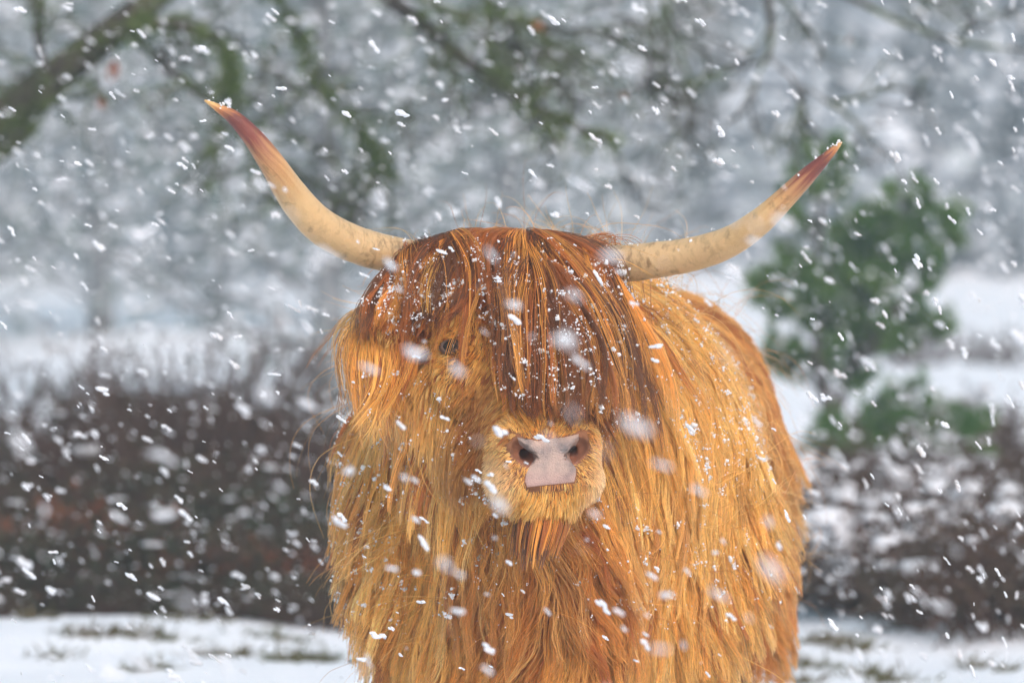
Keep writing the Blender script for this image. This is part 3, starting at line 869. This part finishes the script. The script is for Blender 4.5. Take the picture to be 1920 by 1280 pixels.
M_TLEAF = leaf_mat('thicket_leaves', (.045, .068, .026), (.10, .048, .028), 3.0)
M_BSNOW = snow_mat('settled_snow', (.86, .87, .90), .25)
M_GRASS = leaf_mat('winter_grass', (.10, .105, .035), (.13, .095, .045), 3.0)

def branchlets(par, n, L, rng, k=4, ang=(.5, 1.1), droop=0., curl=.25, t0=.25):
    """side branches of parent polylines (m,kp,3) -> (m*n,k,3)"""
    m, kp, _ = par.shape
    i = np.repeat(np.arange(m), n); t = rng.uniform(t0, 1.0, m * n) * (kp - 1)
    j = np.minimum(t.astype(int), kp - 2); f = (t - j)[:, None]
    P = par[i, j] * (1 - f) + par[i, j + 1] * f
    T = nrm(par[i, j + 1] - par[i, j])
    S = nrm(np.cross(T, rng.normal(size=T.shape)))
    a = rng.uniform(*ang, m * n)[:, None]
    d = T * np.cos(a) + S * np.sin(a)
    Ls = rng.uniform(L[0], L[1], m * n)[:, None] / (k - 1)
    out = np.empty((m * n, k, 3)); out[:, 0] = P
    for q in range(1, k):
        d = nrm(d + curl * rng.normal(size=d.shape) + np.array([0, 0, -droop]))
        P = P + d * Ls; out[:, q] = P
    return out

def taper(m, k, r0, r1): return np.broadcast_to(np.linspace(r0, r1, k), (m, k))

# -- mossy oak whose limbs hang into the top of the view
rng = np.random.default_rng(31)
OY = 10.3
oak0 = np.array([-2.75, OY + .3, float(terrain(-2.75, OY + .3))])
oak = empty('mossy_oak_tree', oak0)
tag(oak, 'bare mossy oak with long drooping limbs hanging over the thicket', 'tree')
def px_line(pts, n=10): return spline([at(a, b, Y) for (a, b, Y) in pts], n)
tk = spline([oak0, oak0 + [.05, 0, .7], oak0 + [.15, -.1, 1.6], oak0 + [.35, -.1, 2.6], oak0 + [.7, .1, 3.6]], 14)
omb = MB(); tubes(omb, tk[None], np.linspace(.26, .13, 14)[None] * np.array([1.35, 1.1] + [1] * 12), 14)
limbs = [
    ([(-420, 420, OY), (-180, 400, OY), (0, 225, OY), (120, 130, OY), (230, 45, OY), (330, -40, OY), (420, -170, OY)], .085, .04),
    ([(120, 130, OY), (190, 80, OY - .05), (270, 48, OY - .1), (350, 50, OY - .1), (410, 82, OY - .1), (440, 130, OY - .1), (430, 165, OY - .1)], .032, .010),
    ([(330, -40, OY), (480, -60, OY), (640, -45, OY), (760, 20, OY), (860, 105, OY), (980, 190, OY), (1080, 240, OY), (1150, 262, OY)], .042, .009),
    ([(480, -60, OY), (560, 60, OY + .3), (600, 160, OY + .3), (690, 260, OY + .3), (730, 330, OY + .3)], .016, .004),
    ([(420, -170, OY), (800, -150, OY + .2), (1150, -110, OY + .2), (1400, -70, OY + .2), (1440, 10, OY + .2), (1445, 70, OY + .2), (1440, 115, OY + .2)], .030, .0065),
    ([(1440, 110, OY + .2), (1490, 150, OY + .2), (1540, 185, OY + .2), (1590, 225, OY + .2)], .005, .002),
    ([(1400, -70, OY + .2), (1560, -20, OY + .2), (1680, 40, OY + .2), (1800, 80, OY + .2), (1930, 95, OY + .2)], .014, .005),
    ([(1440, 110, OY + .2), (1380, 130, OY + .3), (1310, 150, OY + .3), (1240, 190, OY + .3)], .009, .003),
    ([(640, -45, OY), (740, -20, OY - .2), (860, 30, OY - .3), (960, 90, OY - .3), (1040, 110, OY - .3)], .018, .004),
    ([(-180, 400, OY), (-60, 330, OY - .2), (40, 260, OY - .3), (90, 180, OY - .3), (70, 60, OY - .3), (90, -40, OY - .3)], .03, .012),
    ([(230, 45, OY), (300, 120, OY + .4), (390, 190, OY + .5), (470, 240, OY + .5), (520, 320, OY + .5)], .016, .004),
    ([(860, -130, OY + .2), (900, -20, OY + .5), (960, 40, OY + .6), (1080, 60, OY + .6), (1200, 40, OY + .6)], .016, .004),
    ([(1150, -110, OY + .2), (1230, -20, OY + .5), (1270, 60, OY + .6), (1330, 100, OY + .6)], .014, .004),
    ([(1680, -160, OY + .2), (1700, -40, OY + .2), (1760, 10, OY + .2), (1820, 60, OY + .2)], .012, .004),
]
LP = []
for (pp, r0, r1) in limbs:
    c = px_line(pp, 12); LP.append(c)
    tubes(omb, c[None], np.linspace(r0, r1, 12)[None], 8)
c = spline([tk[12], at(-100, -420, OY), at(200, -330, OY), at(420, -170, OY)], 12); tubes(omb, c[None], np.linspace(.10, .06, 12)[None], 10)
omb.build('trunk', M_BARK, oak, off=oak0)
LPa = np.array(LP)
b1 = branchlets(LPa[1:], 9, (.18, .5), rng, 6, droop=.10, curl=.22)
b1 = b1[(b1[:, 0, 0] < .55) | (rng.random(len(b1)) < .45)]
b2 = branchlets(b1, 7, (.08, .28), rng, 5, droop=.08, curl=.3)
b3 = branchlets(b2, 3, (.04, .12), rng, 4, curl=.3)
tmb = MB()
tubes(tmb, b1, taper(len(b1), 6, .0075, .003), 4); tubes(tmb, b2, taper(len(b2), 5, .0042, .002), 3); tubes(tmb, b3, taper(len(b3), 4, .0028, .0012), 3)
tmb.build('twigs', M_BARK, oak, off=oak0)
mmb = MB()
for (bb, n, w) in ((LPa[1:4].reshape(-1, 1, 3) + rng.normal(0, .02, (3 * 12, 70, 3)), 1, 1),):
    q = bb.reshape(-1, 3); blades(mmb, q, rng.normal(size=q.shape) + [0, 0, -.4], rng.uniform(.02, .05, len(q)), .006)
q = b1[b1[:, 0, 0] < .35][::2].reshape(-1, 3); q = np.repeat(q, 12, 0) + rng.normal(0, .014, (len(q) * 12, 3))
blades(mmb, q, rng.normal(size=q.shape), rng.uniform(.02, .05, len(q)), .005)
mo = mmb.build('moss', M_MOSS, oak, off=oak0); tag(mo, kind='stuff')
def oak_leaf(p, L, rng):
    """a curled lobed leaf hanging on a twig"""
    t = np.linspace(0, 1, 9); w = L * .30 * np.sin(np.pi * t ** .8) * (1 + .28 * np.cos(t * 22)); w[0] = L * .02; w[-1] = L * .03
    Rm = rand_rot(1, rng)[0]
    V = []
    for s in (-1, 0, 1): V.append(np.stack([w * s, t * L - L * .1, .22 * L * (t ** 2) + np.abs(s) * w * .45], -1))
    V = np.concatenate(V) @ Rm.T + p
    a = np.arange(8)
    Q = np.concatenate([np.stack([a + o, a + o + 1, a + o + 10, a + o + 9], -1) for o in (0, 9)])
    mb = MB(); mb.add(V, Q); return mb.build('leaf', M_DEAD, oak, off=oak0)
for (a, b, L) in ((208, 148, .075), (190, 202, .06), (1000, 42, .055), (432, 92, .035), (420, 130, .03), (1175, 185, .04), (1720, 30, .035), (640, 175, .03), (1590, 70, .035)):
    oak_leaf(at(a, b, OY - .1), L, rng)

# -- pines
def needles_on(mb, shoots, n, L, W, rng, spread=1.0):
    m, k, _ = shoots.shape
    i = np.repeat(np.arange(m), n); t = rng.random(m * n) ** .7 * (k - 1); j = np.minimum(t.astype(int), k - 2); f = (t - j)[:, None]
    P = shoots[i, j] * (1 - f) + shoots[i, j + 1] * f
    T = nrm(shoots[i, j + 1] - shoots[i, j])
    D = nrm(T * .8 + spread * nrm(rng.normal(size=P.shape)))
    blades(mb, P, D, rng.uniform(.6, 1.1, m * n) * L, W, rng)

def boughs(stem, n, L, rng, t0=.2, up=.5, k=6):
    """whorled boughs of one stem, longer low down"""
    kp = len(stem); out = np.empty((n, k, 3))
    for q in range(n):
        t = t0 + (1 - t0) * q / n; u = t * (kp - 1); j = min(int(u), kp - 2)
        P = stem[j] * (1 - u + j) + stem[j + 1] * (u - j)
        az = q * 2.399 + rng.uniform(-.4, .4); l = L * (1 - .62 * t) * rng.uniform(.7, 1.15)
        d = np.array([math.cos(az), math.sin(az), rng.uniform(0, up)])
        for e in range(k):
            out[q, e] = P; d = nrm(d + [0, 0, .10] + rng.normal(0, .10, 3)); P = P + d * l / (k - 1)
    return out

# young pine on the right
rng = np.random.default_rng(41)
PY = 18.3
pine0 = at(1562, 850, PY); pine0[2] = terrain(pine0[0], pine0[1])
pine = empty('young_pine_tree', pine0)
tag(pine, 'small bushy green pine with forked dark trunk standing in the snow', 'tree')
A = lambda a, b, dy=0.: at(a, b, PY + dy)
st = [spline([pine0 - [0, 0, .05], A(1560, 790), A(1542, 720), A(1532, 620), A(1528, 520), A(1538, 400, -.05), A(1545, 272, -.05)], 14),
      spline([A(1562, 800), A(1585, 720, .06), A(1605, 640, .1), A(1632, 550, .12), A(1668, 460, .12), A(1700, 370, .1)], 12),
      spline([A(1590, 700, .05), A(1640, 640, -.1), A(1700, 560, -.15), A(1760, 470, -.15), A(1785, 400, -.15)], 10),
      spline([A(1600, 670, .05), A(1660, 650, .05), A(1720, 640, .1), A(1775, 630, .1)], 10),
      spline([A(1532, 640), A(1500, 600, -.1), A(1465, 550, -.1), A(1440, 525, -.1)], 8),
      spline([A(1545, 740), A(1510, 710, .1), A(1480, 690, .1), A(1455, 680, .1)], 8)]
pmb = MB(); nmb2 = MB(); spm = MB()
for q, (s_, r0, r1) in enumerate(zip(st, (.050, .032, .02, .014, .014, .012), (.008, .008, .006, .005, .005, .005))):
    tubes(pmb, s_[None], np.linspace(r0, r1, len(s_))[None], 9)
    bo = boughs(s_, (30, 28, 18, 12, 11, 9)[q], (.33, .34, .27, .22, .22, .2)[q], rng, .30 if q < 2 else .1, .7)
    tubes(pmb, bo, taper(len(bo), 6, .007, .003), 4)
    sh = branchlets(bo, 5, (.06, .12), rng, 3, (.3, .9), -.15, .12, .35)
    tip = np.stack([bo[:, 3], bo[:, 4], bo[:, 5]], 1)
    sh = np.concatenate([sh, tip])
    tubes(pmb, sh, taper(len(sh), 3, .0035, .002), 3)
    needles_on(nmb2, sh, 110, .064, .0026, rng)
    C = sh[rng.random(len(sh)) < .20][:, 1] + [0, 0, .012]
    for _ in range(3): blobs(spm, C + rng.normal(0, .014, C.shape), rng.uniform(.008, .022, (len(C), 1)) * [1.3, 1.3, .6], .3, rng)
pmb.build('trunk', M_PBARK, pine, off=pine0); nmb2.build('crown', M_NEEDLE, pine, off=pine0, smooth=False)
tag(spm.build('snow_cover', M_BSNOW, pine, off=pine0), kind='stuff')

# taller pines standing back in the snowfall, two forms
def tall_pine(seed, h, spread):
    rng = np.random.default_rng(seed)
    r = empty('pine_tree', (0, 0, 0))
    s_ = spline([(0, 0, -.1), (.03, .02, h * .25), (-.04, .03, h * .5), (.03, -.03, h * .75), (0, 0, h)], 16)
    t = MB(); n = MB(); sn = MB()
    tubes(t, s_[None], np.linspace(h * .018 + .01, .02, 16)[None], 10)
    bo = boughs(s_, 78, spread, rng, .03, .25, 7)
    tubes(t, bo, taper(len(bo), 7, .026, .007), 5)
    b2 = branchlets(bo, 8, (.25, .6), rng, 4, (.4, 1.0), .03, .2, .25)
    tubes(t, b2, taper(len(b2), 4, .010, .004), 3)
    sh = branchlets(b2, 3, (.12, .24), rng, 3, (.3, .9), 0, .15, .4)
    sh = np.concatenate([sh, b2[:, 1:4]])
    needles_on(n, sh, 8, .10, .006, rng)
    C = sh[rng.random(len(sh)) < .6][:, 1]
    blobs(sn, C + [0, 0, .03], rng.uniform(.02, .06, (len(C), 1)) * [1.4, 1.4, .6], .3, rng)
    t.build('trunk', M_FBARK, r); n.build('crown', M_HNEEDLE, r, smooth=False); tag(sn.build('snow_cover', M_BSNOW, r), kind='stuff')
    return r
TP = [tall_pine(51, 6.2, 2.3), tall_pine(52, 7.4, 2.7)]
spots = [(612, 26, 0, .85, .3), (190, 46, 1, .95, 1.7), (960, 48, 0, 1.1, 2.9), (400, 50, 1, 1.1, 4.0), (-180, 44, 0, 1.05, 5.1), (760, 60, 1, 1.1, .9), (1150, 66, 0, 1.25, 2.2)]
usedp = [False, False]
for (px, Y, v, sc, rz) in spots:
    o = TP[v] if not usedp[v] else copy_tree(TP[v]); usedp[v] = True
    x = at(px, 0, Y)[0]
    o.location = (x, Y, float(terrain(x, Y)) - .02); o.rotation_euler = (0, 0, rz); o.scale = (sc, sc, sc)
    if px == 612: tag(o, 'tall grey pine trunk and crown rising just behind the thicket', 'tree', 'tall pines fading in the snowfall')
    elif Y > 45: tag(o, 'very faint tall pine far back, nearly swallowed by the snowfall', 'tree', 'faintest pines in the snowfall')
    else: tag(o, 'tall snow laden pine fading into the snowfall beyond the thicket', 'tree', 'tall pines fading in the snowfall')

# far wood: one pale mass
rng = np.random.default_rng(61)
wmb = MB()
for q in range(400):
    Y = 62 + 118 * rng.random(); half = (Y + 9.7) * .115; x = rng.uniform(-half * 1.9, half * 1.5) if q % 2 else rng.uniform(half * .1, half)
    if x < (Y + 9.7) * .045 and Y < 62: Y += 45
    h = rng.uniform(3, 6) + Y * .02; z0 = float(terrain(x, Y)); sc = .35 + .65 * min(Y / 120, 1)
    tubes(wmb, np.array([[[x, Y, z0 - .3], [x, Y, z0 + h * .6], [x, Y, z0 + h]]]), np.array([[.10, .07, .02]]), 5)
    n = int(330 / sc); t = rng.random(n) ** 1.15; a = rng.uniform(0, 6.28, n); rr = (1 - t * .75) * h * .25 * np.sqrt(rng.random(n))
    P = np.stack([x + rr * np.cos(a), Y + rr * np.sin(a), z0 + t * h], -1)
    D = np.stack([np.cos(a), np.sin(a), rng.uniform(-.5, .3, n)], -1)
    blades(wmb, P, D, rng.uniform(.5, 1.2, n) * sc, rng.uniform(.10, .24, n) * sc, rng)
M_WOOD = ramp_mat('far_wood', [(.34, (.30, .34, .35)), (.48, (.54, .58, .61)), (.60, (.74, .77, .81))], scale=.9, rough=.95, detail=6)  # pale ramp paints in distance haze as well as snow cover
tag(wmb.build('distant_wood', M_WOOD, smooth=False), 'far snow covered wood almost lost in the falling snow', 'wood', kind='stuff')

# -- bushes
def bush(name, seed, h, w, nst, leafm, lw, snow, lean=.5, lump=.011):
    rng = np.random.default_rng(seed)
    r = empty(name, (0, 0, 0))
    a = rng.uniform(0, 6.28, nst); rad = np.sqrt(rng.random(nst)) * w * .55
    P = np.stack([rad * np.cos(a), rad * np.sin(a), np.zeros(nst) - .02], -1)
    d = nrm(np.stack([np.cos(a) * rad / w * lean * 2, np.sin(a) * rad / w * lean * 2, np.ones(nst)], -1) + rng.normal(0, .22, (nst, 3)))
    L = h * rng.uniform(.55, 1.1, nst)[:, None] * (1 - .35 * (rad / w)[:, None])
    S = np.empty((nst, 5, 3)); S[:, 0] = P
    for q in range(1, 5): d = nrm(d + rng.normal(0, .16, d.shape)); P = P + d * L / 4; S[:, q] = P
    s = MB(); tubes(s, S, taper(nst, 5, .006, .0022), 3)
    tw = branchlets(S, 5, (.06, .17), rng, 3, (.3, .9), 0, .2, .3)
    tubes(s, tw, taper(len(tw), 3, .0026, .0012), 3)
    f = MB(); needles_on(f, tw, lw[0], lw[1], lw[2], rng, 1.2)
    sn = MB(); tips = np.concatenate([S[:, 4], S[:, 3], tw[:, 2]])
    ctr = smooth_noise(tips, seed, 6.0)[:, 0]
    C = tips[((ctr > 1.1 - 2 * snow) & (rng.random(len(tips)) < .5)) | (rng.random(len(tips)) < snow * .08)]
    C = C[C[:, 2] > h * .12]
    blobs(sn, C + [0, 0, .006], np.exp(rng.normal(math.log(lump), .5, (len(C), 1))).clip(.004, .06) * [1.5, 1.5, .6], .35, rng)
    s.build('stems', M_HSTEM, r); f.build('foliage', leafm, r, smooth=False); tag(sn.build('snow_cover', M_BSNOW, r), kind='stuff')
    return r

TB_ = [bush('thicket_bush', 71 + q, .75, .75, 190, M_TLEAF, (10, .034, .006), .05 + .05 * q) for q in range(3)]
M_BRACK = leaf_mat('dead_bracken', (.26, .080, .030), (.17, .065, .030), 6.0)
BR_ = [bush('dead_bracken_clump', 88, .32, .40, 70, M_BRACK, (12, .035, .008), .05, .9)]
TW_ = [bush('twiggy_bush', 81, 1.0, .55, 150, M_HLEAF, (4, .03, .004), .10, .45)]
HB_ = [bush('heather_clump', 91 + q, .34, .60, 210, M_HLEAF, (12, .022, .0045), .20 + .08 * q, .8, .019) for q in range(3)]
first = set()
def place(src, x, y, sc, rz, label, cat, group, zs=1.0):
    o = src if src.name not in first else copy_tree(src)
    first.add(src.name)
    o.location = (x, y, float(terrain(x, y)) - .01); o.rotation_euler = (0, 0, rz); o.scale = (sc, sc, sc * zs)
    return tag(o, label, cat, group)
rng = np.random.default_rng(101)
LT = ['low dark bush in the front row of the thicket, edging the open snow', 'dark bush in the middle of the thicket, behind its front row', 'taller dark bush at the back of the thicket, under the pines']
k = 0
for row, (D0_, zk) in enumerate(((17.9, .52), (19.2, .66), (21.0, .80))):
    for px in np.arange(-420, 690, 74 - row * 6):
        if row and rng.random() < .22: continue
        Y = D0_ + CAM_Y + rng.uniform(-.25, .35); x = at(px + rng.uniform(-22, 22), 0, Y)[0]
        place(TB_[k % 3], x, Y, rng.uniform(.6, 1.2), rng.uniform(0, 6.28), LT[row], 'bush', ['front bushes of the thicket', 'middle bushes of the thicket', 'back bushes of the thicket'][row], zk * rng.uniform(.65, 1.25) * (.62 + .62 * math.exp(-((px - 350) / 150) ** 2))); k += 1
for px in np.arange(-40, 640, 58):
    Y = 17.3 + CAM_Y + rng.uniform(-.35, .3); x = at(px + rng.uniform(-30, 30), 0, Y)[0]
    place(TB_[k % 3], x, Y, rng.uniform(.22, .45), rng.uniform(0, 6.28), 'small dark tuft of scrub at the foot of the thicket', 'bush', 'scrub tufts at the foot of the thicket', rng.uniform(.5, .9)); k += 1
for (px, D, sc) in ((185, 18.1, 1.0), (60, 17.9, .7), (330, 17.5, .6), (505, 17.6, .7), (245, 17.4, .5)):
    Y = D + CAM_Y; x = at(px, 0, Y)[0]
    place(BR_[0], x, Y, sc, rng.uniform(0, 6.28), 'rust brown clump of dead bracken at the foot of the thicket', 'bracken', 'dead bracken by the thicket')
for (px, D, sc) in ((372, 19.9, 1.0), (330, 20.3, .92), (410, 20.6, .95), (60, 21.5, .9), (560, 20.5, .72)):
    Y = D + CAM_Y; x = at(px, 0, Y)[0]
    place(TW_[0], x, Y, sc, rng.uniform(0, 6.28), 'tall leafless twiggy bush standing up out of the dark thicket', 'bush', 'twiggy bushes in the thicket')
k = 0
for (px, D) in [(1660, 27.5), (1760, 26.5), (1850, 25.5), (1940, 26), (1545, 24.5), (1620, 23), (1720, 22.6), (1800, 21.6), (1880, 22.4), (1950, 20.6), (1575, 20.8), (1680, 20.2), (1770, 19.4), (1850, 19.6), (1920, 18.6), (1640, 18.3), (1740, 18.0), (1850, 17.5), (1950, 16.7), (1900, 17.4), (1535, 19)]:
    Y = D + CAM_Y + rng.uniform(-.2, .2); x = at(px + rng.uniform(-14, 14), 0, Y)[0]
    place(HB_[k % 3], x, Y, rng.uniform(.7, 1.05), rng.uniform(0, 6.28), 'low brown heather clump patched with snow on the bank below the young pine', 'heather', 'heather clumps below the young pine', rng.uniform(.75, 1.1)); k += 1
for (px, D) in [(1720, 45), (1860, 47)]:
    Y = D + CAM_Y; x = at(px, 0, Y)[0]
    place(TW_[0], x, Y, .62, rng.uniform(0, 6.28), 'faint brown bush on the snowfield beyond the young pine', 'bush', 'bushes beyond the young pine', .7); k += 1

# -- pine seedlings
def seedling(px, D, h, seed, label):
    rng = np.random.default_rng(seed)
    Y = D + CAM_Y; x = at(px, 0, Y)[0]; o0 = np.array([x, Y, float(terrain(x, Y))])
    r = empty('pine_seedling', o0); tag(r, label, 'seedling', 'pine seedlings in the heather')
    s_ = spline([(0, 0, -.02), (.01, 0, h * .5), (0, .01, h)], 8)
    t = MB(); n = MB(); tubes(t, s_[None], np.linspace(.008, .003, 8)[None], 6)
    bo = boughs(s_, 14, h * .55, rng, .1, .9, 5); tubes(t, bo, taper(14, 5, .004, .002), 4)
    sh = np.concatenate([bo[:, 2:5], branchlets(bo, 2, (.04, .08), rng, 3, (.3, .8))]); needles_on(n, sh, 60, .055, .0022, rng)
    needles_on(n, s_[None, 3:], 90, .055, .0022, rng)
    t.build('trunk', M_PBARK, r); n.build('crown', M_NEEDLE, r, smooth=False)
seedling(1705, 25.5, .42, 1, 'green pine seedling poking up between heather clumps'); seedling(1815, 24.5, .34, 2, 'green pine seedling poking up between heather clumps')
seedling(1640, 25.6, .30, 3, 'green pine seedling poking up between heather clumps'); seedling(1558, 25.0, .26, 4, 'green pine seedling poking up between heather clumps')

# -- grass showing through the snow
rng = np.random.default_rng(111)
grm = MB()
for (px, py, wpx, n) in [(250, 1208, 110, 500), (150, 1212, 60, 200), (420, 1232, 70, 240), (540, 1252, 60, 350), (270, 1268, 50, 200), (60, 1180, 60, 160), (600, 1258, 40, 200), (1540, 1190, 60, 300), (1600, 1200, 50, 250), (1510, 1225, 70, 280), (1620, 1240, 60, 200), (1680, 1262, 60, 220), (1820, 1232, 40, 140), (1500, 1260, 40, 160), (1880, 1250, 30, 90), (340, 1175, 80, 200), (520, 1190, 90, 200), (90, 1240, 50, 120)]:
    D = 12800 / (py - 410); Y = D + CAM_Y; s_ = D / PXR
    c = np.array([(px - 960) * s_, Y])
    n = n // 3; P2 = c + rng.normal(0, 1, (n, 2)) * [wpx * s_ * .45, .045]
    P = np.stack([P2[:, 0], P2[:, 1], terrain(P2[:, 0], P2[:, 1]) - .005], -1)
    blades(grm, P, rng.normal(0, .8, (n, 3)) * [1, 1, .2] + [.3, 0, .45], rng.uniform(.03, .085, n), .0035, rng)
tag(grm.build('grass', M_GRASS, smooth=False), 'olive winter grass blades showing through the snow', 'grass', kind='stuff')

# ------------------------------------------------------------------ falling snow
rng = np.random.default_rng(121)
def flake_geo(rng, n):
    """ice lumps drawn out in shape to stand for a motion streak, long axis along x, unit half length"""
    C = np.stack([np.linspace(-.55, .55, n) + rng.normal(0, .1, n), rng.normal(0, .20, n), rng.normal(0, .20, n)], -1)
    mb = MB(); blobs(mb, C, rng.uniform(.32, .52, (n, 1)) * [1.3, 1, 1], .28, rng)
    return mb
FM = [flake_geo(np.random.default_rng(200 + q), 4 + q % 3).mesh('snowflake', M_FLAKE, True) for q in range(8)]
N = 6600
Dm = (rng.random(N) * (20 ** 3 - 4.6 ** 3) + 4.6 ** 3) ** (1 / 3)
px = rng.uniform(-160, 2080, N); py = rng.uniform(-120, 1400, N)
size = np.exp(rng.normal(math.log(.0056), .55, N)).clip(.0018, .013)
# larger flakes drifting close by
near_f = [(962, 572, 6.6, .010), (1060, 640, 5.6, .011), (735, 1065, 7.2, .008), (780, 1075, 7.6, .008), (1250, 1115, 7.0, .010), (1308, 918, 6.3, .010), (725, 915, 8.7, .007), (780, 668, 9.0, .006), (1228, 675, 9.0, .008), (920, 890, 8.9, .006), (893, 897, 8.0, .007), (1210, 1190, 8.3, .006), (980, 1108, 8.9, .005), (1305, 600, 8.6, .006), (730, 495, 6.8, .009), (1420, 790, 7.6, .007), (860, 1075, 6.5, .008), (690, 1235, 7.4, .007), (915, 1255, 6.8, .008), (1170, 1180, 7.6, .006), (500, 740, 5.2, .012), (75, 95, 7.5, .009), (345, 275, 7.2, .009), (575, 610, 7.0, .009), (240, 480, 5.0, .010), (655, 885, 7.0, .008), (1360, 330, 6.4, .008), (1810, 660, 8.4, .010)]
nf = np.array(near_f)
Dm = np.concatenate([Dm, nf[:, 2]]); px = np.concatenate([px, nf[:, 0]]); py = np.concatenate([py, nf[:, 1]]); size = np.concatenate([size, nf[:, 3]])
s_ = Dm / PXR
P = np.stack([(px - 960) * s_, Dm + CAM_Y, CAM_Z - (py - 410) * s_], -1)
ok = (P[:, 2] > .06)
dcow, _ = sd(P); inside = (P[:, 0] > xs[0]) & (P[:, 0] < xs[-1]) & (P[:, 1] > ys[0]) & (P[:, 1] < ys[-1]) & (P[:, 2] < zs[-1])
ok &= ~(inside & (dcow < .12))
P, size, px, py, s_ = P[ok], size[ok], px[ok], py[ok], s_[ok]
app = size / s_ * ((px > 0) & (px < 1920) & (py > 0) & (py < 1280))
order = np.argsort(-app)
ang = R(-30) - R(22) * np.clip((P[:, 0] / s_ + 960 - 1300) / 500, 0, 1.4) + rng.normal(0, .22, len(P))
yaw = rng.normal(0, .35, len(P)); fat = rng.uniform(.42, .88, len(P))
for q in order[:290]:
    o = bpy.data.objects.new('snowflake', FM[q % 8]); COL.objects.link(o)
    o.location = P[q]; o.rotation_euler = (rng.uniform(0, 6.28), -ang[q], yaw[q]); o.scale = (size[q], size[q] * fat[q], size[q] * fat[q])
    tag(o, 'single white snowflake drifting down through the air', 'snowflake', 'falling snowflakes')
fm = MB()
rest = order[290:]
base = []
for g_ in FM:
    v = np.empty(len(g_.vertices) * 3, np.float32); g_.vertices.foreach_get('co', v); base.append((v.reshape(-1, 3), np.array([p.vertices[:] for p in g_.polygons])))
for q in rest:
    v, f = base[q % 8]
    m = np.array(Matrix.Rotation(yaw[q], 3, 'Z') @ Matrix.Rotation(-ang[q], 3, 'Y'))
    fm.add((v * [size[q], size[q] * fat[q], size[q] * fat[q]]) @ m.T + P[q], None, f)
tag(fm.build('falling_snow', M_FLAKE), 'fine falling snow filling the air', 'snow', kind='stuff')

# ------------------------------------------------------------------ haze of falling snow
hz = MB()
x0, x1, y0, y1, z0, z1 = -300, 300, -110, 330, -3.0, 31.0
V = np.array([(x, y, z) for x in (x0, x1) for y in (y0, y1) for z in (z0, z1)], float)
hz.add(V, np.array([(0, 1, 3, 2), (4, 6, 7, 5), (0, 4, 5, 1), (2, 3, 7, 6), (0, 2, 6, 4), (1, 5, 7, 3)]))
M_HAZE = bpy.data.materials.new('haze'); M_HAZE.use_nodes = True
hn_ = M_HAZE.node_tree; hn_.nodes.remove(hn_.nodes['Principled BSDF'])
pv = hn_.nodes.new('ShaderNodeVolumePrincipled'); pv.inputs['Color'].default_value = (.80, .93, .99, 1); pv.inputs['Density'].default_value = .0032; pv.inputs['Anisotropy'].default_value = .15
hn_.links.new(pv.outputs[0], hn_.nodes['Material Output'].inputs['Volume'])
tag(hz.build('haze', M_HAZE, smooth=False), kind='stuff')
